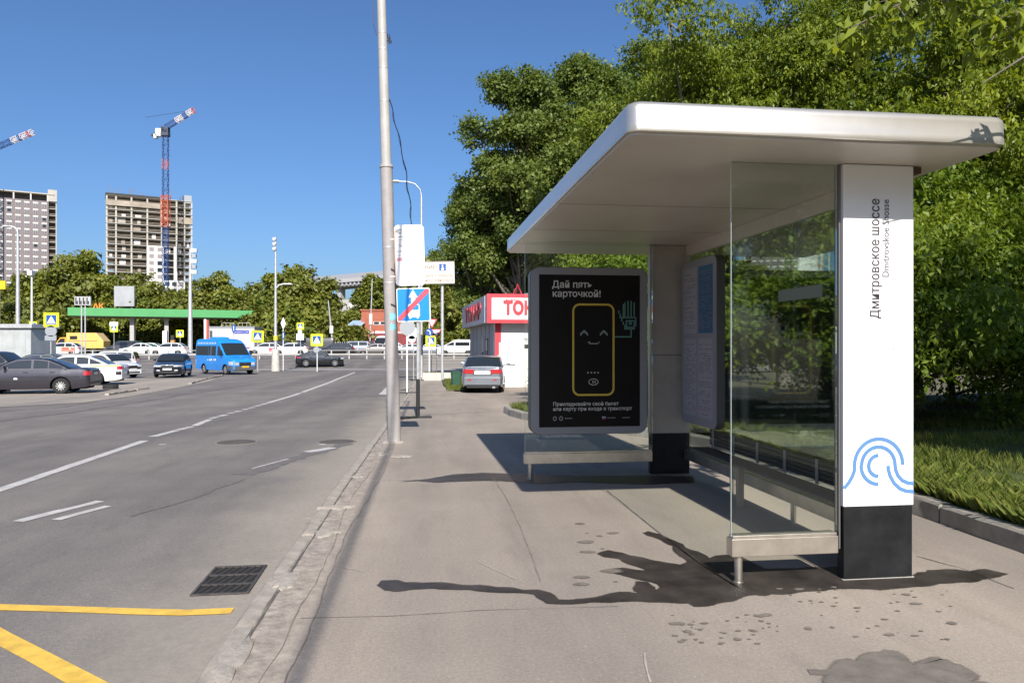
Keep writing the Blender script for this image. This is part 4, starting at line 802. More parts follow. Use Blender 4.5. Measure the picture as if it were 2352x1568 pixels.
class Car:
    """car body lofted along its length; s = metres behind the nose, forward is +y"""
    def __init__(c, name, label, cat, loc, a, paint, L=4.6, Wd=1.75, H=1.43, wb=2.65, fo=.9, r=.31, top=None, cab=None, hi=True, van=None, group=None, clear=.2, wid=None, low=None, spokes=9, gdark=None, rim=None):
        c.e = E(name, label, cat, loc, R(a), group); c.L, c.W, c.H, c.hi, c.p = L, Wd, H, hi, paint
        c.y = lambda s: L/2-s; c.zt = interp(top); c.van = van; cl = clear
        c.w = interp(wid or [(0, .70), (.06, .80), (.18, .9), (.5, .97), (1.1, 1), (L-1.0, 1), (L-.35, .95), (L-.1, .89), (L-.02, .82), (L, .78)])
        ax = [fo, fo+wb]; ar = r+.065
        lowf = interp(low or [(0, cl+.06), (.15, cl+.01), (.5, cl), (L-.6, cl), (L-.1, cl+.06), (L, cl+.1)])
        def zl(s):
            z = lowf(s)
            for q in ax:
                if abs(s-q) < ar: z = max(z, r+math.sqrt(ar*ar-(s-q)**2))
            return z
        S = set(np.linspace(0, L, 24 if hi else 14).tolist()) | {.03, .08, .16, L-.03, L-.08, L-.16}
        for q in ax: S |= {q+ar*math.cos(R(k)) for k in range(0, 181, 15 if hi else 30)} | {q-ar-.002, q+ar+.002}
        for s, _ in top: S.add(s)
        S = sorted(s for s in S if 0 <= s <= L); rings = []
        c.cl = cl
        for s in S:
            z0, zt_ = zl(s), c.zt(s); zs = max(zt_-.035, z0+.03); ring = []
            for t in (0, .2, .45, .7, .88, 1):
                z = z0+(zs-z0)*t; ring.append((c.sx(s, z), c.y(s), z))
            xs = c.sx(s, zs); ring += [(xs*.93, c.y(s), zt_-.008), (xs*.6, c.y(s), zt_+.012), (0, c.y(s), zt_+.02)]
            rings.append(ring+[(-x, y, z) for x, y, z in reversed(ring[:-1])])
        m = MB(); m.loft(rings, False, False); m.add(rings[0], [tuple(range(len(rings[0])))]); m.add(rings[-1], [tuple(range(len(rings[-1])))])
        c.body = m.build('body', paint, c.e, smooth=38)
        m = MB(); m.box((-Wd*.33, c.y(L-.2), cl-.02), (Wd*.33, c.y(.2), cl+.35)); m.box((-Wd*.45, c.y(fo+wb-ar-.02), cl-.01), (Wd*.45, c.y(fo+ar+.02), cl+.3)); m.build('underbody', UNDER, c.e)
        for q in ax:
            for sd_ in (-1, 1): wheel(c.e, sd_*(Wd/2*.97-.11), c.y(q), r, .2, spokes, sd_, not hi, rim)
            m = MB(); m.box((-Wd*.4, c.y(q+ar*.9), r), (Wd*.4, c.y(q-ar*.9), r+ar*.93)); m.build('wheel_well', UNDER, c.e)
        c.ax, c.r, c.ar = ax, r, ar
        if cab: c.cabin(*cab, gdark)
    def sx(c, s, z):
        zs = (c.H if c.van else c.zt(s)-.035); f = (z-.2)/max(.1, zs-.2)
        pr = c.van or [(0, .93), (.25, .99), (.45, 1.0), (.72, .985), (1, .93)]
        return c.W/2*c.w(s)*float(np.interp(f, [q[0] for q in pr], [q[1] for q in pr]))
    def patch(c, name, P, mat, off=.006, parent=None, both=True):     # polygon (s, z) laid on the flank
        out = []
        for sd_ in ((1, -1) if both else (both,)):
            m = MB(); m.add([(sd_*(c.sx(s, z)+off), c.y(s), z) for s, z in P], [tuple(range(len(P)))]); out.append(m.build(name, mat, parent or c.body))
        return out
    def grid(c, name, s0, s1, z0, z1, mat, off=.008, n=5, parent=None):
        for sd_ in (1, -1):
            m = MB(); m.loft([[(sd_*(c.sx(s0+(s1-s0)*i/n, z0+(z1-z0)*j/2)+off), c.y(s0+(s1-s0)*i/n), z0+(z1-z0)*j/2) for j in range(3)] for i in range(n+1)], False, False); m.build(name, mat, parent or c.body, smooth=60)
    def end(c, name, x0, x1, z0, z1, mat, front=True, off=.006, th=.012, mirror=False, parent=None):
        yy = c.y(0)+off if front else c.y(c.L)-off; d = -1 if front else 1
        for sd_ in ((1, -1) if mirror else (1,)):
            m = MB(); a, b = sorted((sd_*x0, sd_*x1)); m.box((a, min(yy, yy+d*th), z0), (b, max(yy, yy+d*th), z1)); m.build(name, mat, parent or c.body, bevel=.004 if c.hi else 0)
    def cabin(c, c0, c1, c2, c3, zb, zr=None, glass=None):
        H, W_ = c.H, c.W; wbm, wt = W_/2*.93, W_/2*.785; zd = zr or zb; G = glass or CGLASS
        zf = interp([(c0, zb-.01), (c0+(c1-c0)*.55, zb+(H-.015-zb)*.62), (c1, H-.03), (c1+.25, H), ((c1+c2)/2, H+.012), (c2-.2, H-.01), (c2, H-.045), (c2+(c3-c2)*.5, zd+(H-.045-zd)*.55), (c3, zd-.01)])
        c.zf = zf; sxg = lambda z: wbm+(wt-wbm)*max(0, (z-zb)/(H-zb))
        S = sorted(set(np.linspace(c0, c3, 18).tolist()) | {c1, c2, c1+.25, c2-.2}); rings = []
        for s in S:
            z = zf(s); q = sxg(z-.05); end_t = min(1, (s-c0)/.35+.9, (c3-s)/.35+.88)
            half = [(wbm*end_t, c.y(s), min(zb, z)-.05), (sxg(z-.06)*end_t if z > zb+.06 else wbm*end_t*.995, c.y(s), z-.045 if z > zb+.06 else z-.03), (q*.9*end_t, c.y(s), z-.006), (q*.5, c.y(s), z+.012), (0, c.y(s), z+.018)]
            rings.append(half+[(-x, y, zz) for x, y, zz in reversed(half[:-1])])
        m = MB(); m.loft(rings, False, False); c.green = m.build('cabin', c.p, c.e, smooth=40)
        for nm, a, b in (('windscreen', c0, c1), ('rear_window', c3, c2)):
            rows = []
            for t in np.linspace(.07, .93, 6):
                s = a+(b-a)*t; z = zf(s); q = sxg(z-.05)*.9
                dy = .012 if nm == 'windscreen' else -.012
                rows.append([(q*k, c.y(s)+dy, z+.024-abs(k)**3*.02) for k in (-1, -.7, -.35, 0, .35, .7, 1)])
            m = MB(); m.loft(rows, False, False); m.build(nm, G, c.green, smooth=60)
        mid = c1+(c2-c1)*.52; f0 = c0+(c1-c0)*.34; r0 = c3-(c3-c2)*.40
        def win(sa, sb, nm):
            ss = np.linspace(sa, sb, 7); lowz = zb+.035; P = [(sa, lowz)]+[(s, max(lowz+.01, zf(s)-.085)) for s in ss]+[(sb, lowz)]
            for sd_ in (1, -1):
                m = MB(); m.add([(sd_*(sxg(z)+.006), c.y(s), z) for s, z in P], [tuple(range(len(P)))]); m.build(nm, G, c.green)
        win(f0, mid-.045, 'side_window'); q = mid+.045
        rq = c2+.02 if c3-c2 > .5 else c2-.05
        win(q, rq-.03, 'side_window'); win(rq+.02, max(rq+.05, r0), 'quarter_window')
        for sd_ in (1, -1):
            m = MB(); cx = sd_*(W_/2+.09); cy = c.y(c0+.45); m.loft([[(cx+a*.1, cy+.05+b, zb+.075+d*.07) for a, d in ((-1, -.7), (1, -.5), (1, .7), (-.8, 1))] for b in (.04, -.05)]); m.box((min(cx-sd_*.16, cx), cy-.01, zb+.03), (max(cx-sd_*.16, cx), cy+.04, zb+.06)); m.build('mirror', c.p, c.e, bevel=.01)
        if c.hi:
            for s in (c0+.28, mid, r0-.1):
                zz = np.linspace(c.cl+.1, zb-.06, 6); m = MB()
                for sd_ in (1, -1): m.loft([[(sd_*(c.sx(s, z)+.003), c.y(s-.006), z), (sd_*(c.sx(s, z)+.003), c.y(s+.006), z)] for z in zz if not any(abs(s-q_) < c.ar and z < c.r+c.ar for q_ in c.ax)] or [[(0, 0, .5), (0, 0, .51)]]*2, False, False)
                m.build('door_seam', TRIM, c.body)
            for s in (mid-.22, r0-.32):
                for sd_ in (1, -1): m = MB(); x = sd_*(c.sx(s, zb-.12)+.012); m.box((x-.014, c.y(s+.09), zb-.135), (x+.014, c.y(s-.09), zb-.105)); m.build('door_handle', c.p, c.body, bevel=.006)
SEDTOP = lambda L: [(0, .62), (.05, .70), (.2, .75), (.7, .86), (1.35, .97), (L-1.0, .99), (L-.35, 1.0), (L-.06, .97), (L, .86)]
HATTOP = lambda L, z=1.0: [(0, .66), (.05, .74), (.2, .80), (.6, .92), (1.1, z), (L-.3, z+.03), (L-.05, z), (L, .9)]
# 1 dark sedan, side on
def stdlights(c, zh=.66, zt=.8, hw=.42, red=LAMPR, plate=True, front=True, rear=True):
    L = c.L; W0 = c.W/2*c.w(0); W1 = c.W/2*c.w(L)
    c.grid('headlamp', .015, .32, zh-.06, zh+.05, LAMPW); c.end('headlamp', W0*.55, W0*.98, zh-.06, zh+.05, LAMPW, True, mirror=True)
    c.end('grille', -W0*.5, W0*.5, zh-.05, zh+.04, TRIM, True); c.end('lower_grille', -W0*.8, W0*.8, .3, .4, TRIM, True, off=.004)
    c.grid('tail_lamp', L-.22, L-.012, zt-.1, zt+.06, red); c.end('tail_lamp', W1*.55, W1*.99, zt-.1, zt+.06, red, False, mirror=True)
    c.end('number_plate', -.26, .26, .48, .59, PLATE, True, off=.014); c.end('number_plate', -.26, .26, zt-.1, zt+.01, PLATE, False, off=.014)
p = gp(72, 902.5, LOTZ)
c = Car('parked_sedan', 'dull dark grey sedan parked side-on at the edge of the lot', 'car', p, 98, paintm('dark', (.03, .027, .037), .36, .25), 4.63, 1.74, 1.40, 2.64, .98, .31, SEDTOP(4.63), (1.28, 2.02, 3.16, 3.98, .98), spokes=11, rim=M('silver_hubcap', (.66, .66, .64), .4, metal=.3))
stdlights(c, .68, .82); W1 = c.W/2*c.w(c.L); c.end('tail_panel', -W1*.55, W1*.55, .7, .9, TRIM, False, off=.004); c.end('rear_bumper_strip', -W1, W1, .36, .46, TRIM, False, off=.003)
c.grid('side_moulding', 1.45, 3.3, .5, .55, TRIM, .008); c.end('door_patch', 0, .01, .5, .51, PLATE, False) if False else None
c.patch('paint_scuff', [(2.0, .58), (2.14, .58), (2.12, .64), (2.02, .65)], PLATE, .004)
# 2 white and yellow taxi, rear quarter, just behind
p = gp(222, 884, LOTZ)
TX = paintm('white', (.78, .78, .78), .3); TYL = paintm('taxi_yellow', (.75, .5, .04), .35)
c = Car('parked_taxi', 'white taxi with yellow stripe and broken rear lamp parked behind the dark sedan', 'car', p+Vector((-1.3, .4, 0)), 99, TX, 4.75, 1.8, 1.46, 2.67, .95, .32, SEDTOP(4.75), (1.3, 2.1, 3.3, 4.2, 1.0)); stdlights(c, .7, .86)
c.grid('taxi_stripe', 3.4, 4.68, .90, .97, TYL, .007); c.end('bumper_damage', .35, .7, .45, .66, TRIM, False, off=.01, th=.05); c.grid('bumper_damage', 4.5, 4.72, .5, .66, TRIM, .01)
# 3 white hatch facing right behind the taxi, 4 white estate, 5 grey crossover at the frame edge, 6 dark car by the booth
p = gp(272, 868, LOTZ); c = Car('parked_hatchback', 'white compact car with black grille, its nose pointing right beside the taxi', 'car', p+Vector((-.9, .9, 0)), -118, TX, 4.1, 1.72, 1.5, 2.5, .85, .31, HATTOP(4.1), (.95, 1.75, 3.4, 3.98, 1.0)); stdlights(c, .74, .86); c.end('grille_panel', -.55, .55, .55, .72, TRIM, True, off=.004)
p = gp(250, 855, LOTZ); c = Car('parked_estate', 'white estate car with tall squared rear and dark windows behind the taxi', 'car', p+Vector((-1, 2.5, 0)), 97, TX, 4.5, 1.75, 1.68, 2.9, .85, .32, HATTOP(4.5, 1.02), (.95, 1.75, 4.25, 4.45, 1.02)); stdlights(c, .74, 1.0)
p = gd(-6, 36.0)+Vector((0, 0, LOTZ)); c = Car('parked_crossover', 'dark grey crossover with red tail lamps cut by the frame edge', 'car', p+Vector((-1.2, 0, 0)), 92, paintm('graphite', (.07, .07, .075), .3, .4), 4.5, 1.82, 1.65, 2.65, .9, .34, HATTOP(4.5, 1.08), (1.05, 1.8, 3.8, 4.4, 1.08)); stdlights(c, .8, 1.0)
p = gd(88, 42); c = Car('parked_saloon', 'dark saloon roof showing between the metal booth and crossing sign', 'car', p, 100, paintm('slate', (.05, .055, .07), .3, .4), 4.6, 1.78, 1.45, 2.65, .9, .31, SEDTOP(4.6), (1.3, 2.05, 3.2, 4.05, 1.0), hi=False); stdlights(c)
# 7 black sedan head on
p = gp(394, 867, LOTZ); c = Car('parked_black_sedan', 'black sedan with chrome grille facing the street beside the blue minibus', 'car', p+Vector((-.62, 2.2, 0)), 190, paintm('black', (.012, .013, .018), .22, .2), 4.86, 1.83, 1.48, 2.77, .95, .33, [(0, .70), (.05, .78), (.25, .84), (.8, .93), (1.35, 1.0), (3.86, 1.02), (4.5, 1.02), (4.8, .98), (4.86, .86)], (1.3, 2.15, 3.4, 4.3, 1.0))
W0 = c.W/2*c.w(0); stdlights(c, .74, .86); c.end('chrome_grille', -W0*.56, W0*.56, .66, .80, CHROME, True, off=.012)
for k in range(3): c.end('grille_slot', -W0*.5, W0*.5, .675+k*.04, .69+k*.04, TRIM, True, off=.018)
c.end('badge', -.07, .07, .69, .79, CHROME, True, off=.028); c.end('fog_lamp', W0*.65, W0*.95, .42, .5, LAMPW, True, off=.012, mirror=True); c.grid('headlamp', .02, .6, .70, .80, LAMPW)
# 8 silver sedan from behind
p = gp(1110, 899); c = Car('silver_sedan', 'silver sedan with tinted rear window parked before the kiosk, seen from behind', 'car', p+Vector((.12, 1.0, 0)), -6, paintm('silver', (.3, .33, .37), .28, .7), 4.48, 1.7, 1.43, 2.6, .9, .3, [(0, .64), (.05, .70), (.2, .76), (.7, .86), (1.3, .97), (3.5, .99), (4.2, 1.02), (4.42, 1.02), (4.48, .92)], (1.25, 1.95, 3.05, 3.92, .985))
stdlights(c, .68, .86); L = c.L; W1 = c.W/2*c.w(L)
c.end('plate_recess', -.36, .36, .72, .86, TRIM, False, off=.010); c.end('plate_frame', -.31, .31, .735, .85, PLATE, False, off=.018)
c.end('rear_bumper', -W1*1.04, W1*1.04, .34, .62, c.p, False, off=.06, th=.1); c.end('reflector', W1*.62, W1*.84, .50, .55, LAMPR, False, off=.07, mirror=True); c.end('bumper_skirt', -W1*.9, W1*.9, .22, .335, TRIM, False, off=.03, th=.08); c.end('exhaust', .38, .5, .2, .27, CHROME, False, off=.05, th=.1)
c.end('tail_lamp_step', W1*.5, W1*1.02, .76, .93, LAMPR, False, off=.016, mirror=True); c.end('spoiler_lip', -W1*.85, W1*.85, .995, 1.02, c.p, False, off=.02)
m = MB(); m.tube([(0, c.y(3.0), 1.44), (0, c.y(3.2), 1.6)], .006, 5); m.build('antenna', TRIM, c.body)
# 9 black crossover on the main road
p = gd(735, 78); BL = paintm('deep_black', (.008, .008, .01), .2)
c = Car('black_crossover', 'black coupe crossover driving on the main road behind the crossing sign', 'car', p+Vector((0, 0, ROADZ)), -83, BL, 4.88, 1.98, 1.68, 2.93, .9, .38, [(0, .8), (.05, .88), (.3, .95), (.9, 1.06), (1.5, 1.12), (4.0, 1.15), (4.75, 1.18), (4.88, 1.0)], (1.45, 2.15, 3.3, 4.75, 1.12)); stdlights(c, .85, 1.0)
c.grid('tail_lamp', 4.35, 4.8, .92, 1.02, LAMPR, .01)
# 10 blue minibus
VANP = [(0, .95), (.12, .99), (.3, 1.0), (.42, .99), (.8, .95), (.93, .90), (1, .80)]
BLU = paintm('bus_blue', lin('#1d86dc'), .4)
p = gp(522, 858); VL = 5.75
vt = [(0, .95), (.06, 1.05), (.3, 1.16), (.95, 1.32), (1.15, 1.45), (1.9, 2.22), (2.3, 2.48), (2.7, 2.58), (VL-.3, 2.6), (VL-.06, 2.55), (VL, 2.4)]
vw = [(0, .72), (.06, .82), (.2, .91), (.6, .97), (1.2, 1), (VL-.2, 1), (VL-.04, .97), (VL, .94)]
c = Car('blue_minibus', 'bright blue minibus turning the corner with yellow number plate', 'minibus', p+Vector((-.45, 1.3, ROADZ)), 222, BLU, VL, 2.07, 2.6, 3.3, 1.0, .36, vt, None, van=VANP, wid=vw, clear=.32)
def bus_screen(c, s0, s1, k0=.84, mat=CGLASS, n=6):
    rows = []
    for t in np.linspace(0.05, .95, n):
        s = s0+(s1-s0)*t; z = c.zt(s); q = c.sx(s, z-.035)*k0; rows.append([(q*k, c.y(s)+.022, z+.03-abs(k)**3*.03) for k in (-1, -.6, 0, .6, 1)])
    m = MB(); m.loft(rows, False, False); return m.build('windscreen', mat, c.body, smooth=60)
bus_screen(c, 1.02, 2.02, .9)
c.patch('side_window', [(1.25, 1.38), (2.15, 1.38), (2.15, 2.08), (1.95, 2.08), (1.3, 1.5)], CGLASS, .008); c.patch('side_window', [(2.4, 1.38), (3.55, 1.38), (3.55, 2.08), (2.4, 2.08)], CGLASS, .008); c.patch('side_window', [(3.6, 1.38), (VL-.18, 1.38), (VL-.18, 2.08), (3.6, 2.08)], CGLASS, .008)
for k in range(12): c.patch('white_motif', [(2.45+k*.25, 2.22), (2.56+k*.25, 2.22), (2.51+k*.25, 2.32)], SIGNW, .006); c.patch('white_motif', [(2.5+k*.25, 2.34), (2.62+k*.25, 2.34), (2.57+k*.25, 2.26)], SIGNW, .006)
for k, (s, wd) in enumerate(((2.35, .16), (2.6, .1), (2.95, .14), (3.15, .25), (3.55, .12))): c.patch('side_lettering', [(s, 1.0), (s+wd, 1.0), (s+wd, 1.14-.05*(k > 2)), (s, 1.14-.05*(k > 2))], SIGNW, .006)
c.patch('door_seam', [(2.2, .5), (2.215, .5), (2.215, 2.2), (2.2, 2.2)], TRIM, .004); c.patch('door_seam', [(3.6, .5), (3.615, .5), (3.615, 1.36), (3.6, 1.36)], TRIM, .004)
GB = M('bumper_grey', (.09, .092, .1), .6); W0 = c.W/2*c.w(0)
c.grid('front_bumper', .0, .72, .38, .66, GB, .02, 6); c.end('front_bumper', -W0, W0, .34, .62, GB, True, off=.03, th=.05); c.end('grille', -W0*.6, W0*.6, .64, .9, TRIM, True, off=.012); c.end('number_plate', -.27, .27, .52, .64, M('plate_yellow', (.72, .42, .04), .5), True, off=.045); c.grid('headlamp', .01, .5, .72, .96, LAMPW, .012); c.end('headlamp', W0*.62, W0*.98, .7, .9, LAMPW, True, mirror=True)
c.end('badge', -.08, .08, .8, .88, CHROME, True, off=.024); m = MB(); m.prism(arc(0, 0, .14, 20, 300, 10)+arc(0, 0, .08, 300, 20, 10), 0, .004, 'z'); o = m.build('bonnet_emblem', SIGNW, c.body, (0, c.y(.6), c.zt(.6)+.032)); o.rotation_euler = (R(14), 0, 0)
m = MB(); m.loft([[(a, b, 2.6) for a, b in rrect(-.5, .5, c.y(4.6), c.y(3.2), .12, 4)], [(a, b, 2.72) for a, b in rrect(-.46, .46, c.y(4.5), c.y(3.3), .12, 4)], [(a, b, 2.75) for a, b in rrect(-.36, .36, c.y(4.3), c.y(3.5), .1, 4)]]); m.build('roof_unit', BLU, c.body, smooth=40)
for sd_ in (1, -1): m = MB(); m.box((sd_*1.15-.09, c.y(1.42), 1.4), (sd_*1.15+.09, c.y(1.32), 1.75)); m.box((min(sd_*.98, sd_*1.1), c.y(1.4), 1.45), (max(sd_*.98, sd_*1.1), c.y(1.36), 1.49)); m.build('mirror', TRIM, c.e, bevel=.03)
# ---- traffic beyond the barrier
def fcar(x, d, name, label, paint, kind='sedan', left=True, extra=0, **k):
    p = gd(x, d)+Vector((0, 0, ROADZ)); a = (90 if left else -90)+extra; G_ = 'traffic beyond the barrier'
    if kind == 'sedan': c = Car(name, label, 'car', p, a, paint, 4.6, 1.78, 1.46, 2.65, .9, .31, SEDTOP(4.6), (1.3, 2.05, 3.25, 4.1, 1.0), hi=False, group=G_)
    elif kind == 'hatch': c = Car(name, label, 'car', p, a, paint, 4.3, 1.78, 1.52, 2.6, .88, .32, HATTOP(4.3), (1.0, 1.8, 3.5, 4.2, 1.0), hi=False, group=G_)
    elif kind == 'suv': c = Car(name, label, 'car', p, a, paint, 4.6, 1.85, 1.72, 2.7, .88, .36, HATTOP(4.6, 1.14), (1.1, 1.75, 4.15, 4.52, 1.14), hi=False, clear=.26, group=G_)
    stdlights(c, .74 if kind != 'suv' else .85, .9 if kind != 'suv' else 1.05); return c
def fvan(x, d, name, label, paint, L=5.6, H=2.3, left=True, glass_rows=1, hood=1.0, G_='traffic beyond the barrier', extra=0):
    p = gd(x, d)+Vector((0, 0, ROADZ)); k = H/2.6
    vt = [(0, .85), (.06, .95), (.3, 1.05), (hood-.1, 1.18), (hood+.1, 1.28), (hood+.85, H*.86), (hood+1.2, H*.96), (hood+1.6, H), (L-.2, H), (L-.04, H-.06), (L, H-.2)]
    c = Car(name, label, 'van', p, (90 if left else -90)+extra, paint, L, 1.98, H, L*.57, .95, .34, vt, None, van=VANP, wid=[(0, .72), (.06, .82), (.2, .91), (.6, .97), (1.2, 1), (L-.2, 1), (L-.04, .97), (L, .94)], clear=.28, hi=False, group=G_)
    bus_screen(c, hood+.05, hood+.95, .9); c.patch('side_window', [(hood+.3, 1.25), (hood+1.25, 1.25), (hood+1.25, H*.83), (hood+1.0, H*.83), (hood+.4, 1.36)], CGLASS, .008)
    W0 = c.W/2*c.w(0); c.grid('headlamp', .01, .4, .7, .88, LAMPW, .012); c.end('grille', -W0*.6, W0*.6, .6, .8, TRIM, True); c.grid('tail_lamp', L-.15, L-.02, .95, 1.35, LAMPR, .012); c.grid('side_skirt', .3, L-.2, .32, .45, TRIM, .006); return c
WH = MATS['paint_white']; SIL = MATS['paint_silver']; GRP = MATS['paint_graphite']
fcar(146, 91, 'passing_taxi', 'white and orange car passing in front of the yellow armoured truck', WH, 'hatch').grid('orange_panel', 2.3, 4.25, .42, .98, paintm('orange', (.72, .13, .05), .35), .008)
# yellow armoured truck
p = gd(190, 96)+Vector((0, 0, ROADZ)); YT = paintm('van_yellow', (.74, .47, .12), .45); e = E('armoured_truck', 'pale yellow boxy armoured truck with orange cab on the main road', 'truck', p, R(90), 'traffic beyond the barrier')
m = MB(); m.prism([(-3.0, .75), (1.55, .75), (1.55, 2.75), (-2.1, 2.75), (-3.0, 1.7)][::-1], -1.05, 1.05, 'x'); bx_ = m.build('strong_box', YT, e, bevel=.05)
m = MB(); m.prism([(1.6, .6), (3.2, .6), (3.2, 1.2), (2.9, 1.35), (2.35, 2.15), (1.6, 2.2)][::-1], -.98, .98, 'x'); cb = m.build('cab', paintm('cab_orange', (.72, .36, .04), .4), e, bevel=.05)
for sd_ in (1, -1):
    m = MB(); x = sd_*.985; m.add([(x, 1.75, 1.35), (x, 2.75, 1.35), (x, 2.3, 2.0), (x, 1.75, 2.02)], [(0, 1, 2, 3)]); m.build('side_window', CGLASS, cb)
    m = MB(); x = sd_*1.055; m.add([(x, .2, 1.9), (x, 1.1, 1.9), (x, 1.1, 2.35), (x, .2, 2.35)], [(0, 1, 2, 3)]); m.build('side_window', CGLASS, bx_)
    m = MB(); m.add([(x, -2.3, 1.68), (x, 1.3, 1.68), (x, 1.3, 1.75), (x, -2.3, 1.75)], [(0, 1, 2, 3)]); m.build('red_stripe', KRED, bx_)
    for yy in (2.4, -1.7): wheel(e, sd_*.86, yy, .42, .25, 6, sd_, True)
m = MB(); m.box((-.75, -2.9, .45), (.75, 3.0, .75)); m.build('chassis', UNDER, e)
fcar(285, 96, 'passing_estate', 'dark estate car beyond the barrier right of the armoured truck', GRP, 'suv')
fcar(340, 95, 'passing_taxi', 'white taxi with yellow side beyond the barrier, tail of it hidden by a white hatchback', WH, 'sedan').grid('taxi_stripe', 1.3, 4.3, .55, .8, TYL, .008)
fcar(388, 90, 'passing_hatchback', 'clean white hatchback beyond the barrier above the black sedan', WH, 'hatch')
fcar(322, 92.5, 'passing_saloon', 'white saloon low behind the barrier above the parked white cars', WH, 'sedan', left=True)
fcar(530, 92, 'passing_saloon', 'white saloon mostly hidden behind the blue minibus', WH, 'sedan'); fcar(612, 93, 'passing_saloon', 'white car with red rear beyond the barrier right of the minibus', WH, 'hatch').grid('red_panel', 2.6, 4.2, .45, .9, KRED, .008)
fcar(632, 98, 'passing_jeep', 'black off-roader behind the concrete lamp mast', BL, 'suv')
fcar(668, 91.5, 'passing_hatchback', 'silver-white small car in front of the dark van nose', WH, 'hatch')
fvan(712, 93, 'passing_van', 'matt dark grey panel van with raked nose beyond the barrier', paintm('van_dark', (.035, .035, .035), .5), 6.0, 2.15)
fcar(775, 91, 'passing_saloon', 'small dark car just right of the dark panel van', BL, 'hatch'); fcar(812, 94, 'passing_off_roader', 'small silver off-roader with square windows beyond the barrier', SIL, 'suv')
fcar(846, 103, 'passing_off_roader', 'black off-roader with its back to the fence right of the silver one', BL, 'suv', left=False); fcar(862, 91.5, 'passing_saloon', 'bronze grey saloon beyond the barrier left of the grey pole', paintm('bronze', (.16, .14, .13), .3, .5), 'sedan')
fcar(893, 100, 'passing_hatchback', 'white and red car behind the bronze saloon', WH, 'hatch')
fcar(940, 92, 'passing_saloon', 'grey saloon seen between the poles right of the leaning pole', paintm('midgrey', (.2, .2, .21), .3, .5), 'sedan'); fcar(985, 92, 'passing_saloon', 'pale silver saloon seen behind the give way signs', SIL, 'sedan')
fvan(1050, 90, 'passing_minivan', 'white minivan with dark windows left of the kiosk wall', WH, 4.9, 1.95, True, hood=.8).patch('side_window', [(2.2, 1.2), (3.9, 1.2), (3.9, 1.66), (2.2, 1.66)], CGLASS, .009)
fvan(880, 116, 'parked_box_van', 'white van parked against the red brick building', WH, 5.2, 2.6, True, G_='vans by the brick building', extra=70)
# ---- small things in the lot
p = gp(254, 893, LOTZ); e = E('loose_tyre', 'single worn tyre lying flat behind the dark sedan', 'tyre', p)
m = MB(); m.lathe([(.19, .02), (.29, .0), (.315, LOTZ), (.315, .17), (.29, .2), (.19, .18), (.18, .1), (.19, .02)], 26); m.build('tyre', TYRE, e, smooth=50); m = MB(); m.lathe([(.185, .06), (.02, .06)], 20); m.build('inner_disc', DARK, e)
p = gp(20, 903, LOTZ); e = E('plastic_bottle', 'pale plastic bottle standing by the dark sedan sill', 'bottle', p); m = MB(); m.lathe([(.055, 0), (.06, .02), (.06, .2), (.05, .25), (.02, .29), (.02, .32)], 14); m.build('bottle', M('bottle_pale', (.6, .72, .68), .3), e, smooth=40); m = MB(); m.lathe([(.024, .32), (.024, .345)], 10); m.build('cap', SIGNW, e)
rk = random.Random(2)
lk2 = tag(bpy.data.objects.new('lot_kerb', None), kind='structure'); COL.objects.link(lk2)
for a, b, n in (((245, 908), (310, 898), 3), ((312, 896), (340, 893), 1), ((436, 882), (512, 862), 9)):
    A, B = gp(*a, LOTZ), gp(*b, LOTZ)
    for k in range(n):
        q = A.lerp(B, (k+.5)/n); d_ = (B-A)/n; m = MB(); hl = d_.length/2*.96; m.loft([[(-.08, y, -.1), (-.08, y, .08+rk.uniform(-.02, .01)), (.07, y, .08+rk.uniform(-.02, .01)), (.08, y, -.1)] for y in (-hl, -hl*.3, hl*.4, hl)]); m.build('kerb_stone', CONC, lk2, q, rz=math.atan2(-d_.x, d_.y)+rk.uniform(-.02, .02))
# ------------------------------------------------------------------ main road barrier
e = E('guard_rail', 'long white two-rail guard barrier along the middle of the main road', 'barrier', (0, 86.5, g(86.5)+ROADZ))
RAILW = M('barrier_paint', (.42, .41, .39), .5, var=.12, vs=1)
pm = MB().box((-.07, -.06, -.1), (.07, .06, 1.02)).mesh('post', RAILW)
for k in range(56): link('post', pm, e, (-74+k*2.0, 0, 0))
for z0, z1, y in ((.96, 1.03, 0), (.46, .62, -.08)):
    m = MB(); m.prism([(y-.06, z0), (y+.06, z0), (y+.07, z1), (y-.07, z1)], -76, 38, 'x'); m.build('rail', RAILW, e)
# ------------------------------------------------------------------ metal booth
def box_thing(name, label, cat, c0, c1, d, ytop, yb=None, depth=3, rz=0):
    a, b = gd(c0, d), gd(c1, d); e = E(name, label, cat, a, math.atan2((b-a).y, (b-a).x)+rz); return e, (b-a).length, at(c0, ytop, d).z-a.z
BOOTH = M('booth_metal', (.47, .49, .47), .45, metal=.3, var=.16, vs=1.2)
e, w_, h_ = box_thing('metal_booth', 'pale grey sheet metal booth with flat roof at the frame edge', 'booth', -60, 71, 47, 744)
m = MB(); m.box((0, 0, 0), (w_, 2.6, h_-.3)); m.build('wall', BOOTH, e)
for k in range(5): m = MB(); x = w_*(k+.5)/5; m.box((x-.02, -.012, .05), (x+.02, -.001, h_-.32)); m.build('panel_joint', GALV, e)
m = MB(); m.box((-.15, -.18, h_-.26), (w_+.16, 2.8, h_)); m.build('roof', GALV, e, bevel=.02); m = MB(); m.box((-.1, -.1, h_-.3), (w_+.1, 2.7, h_-.262)); m.build('roof_shadow_gap', DARK, e)
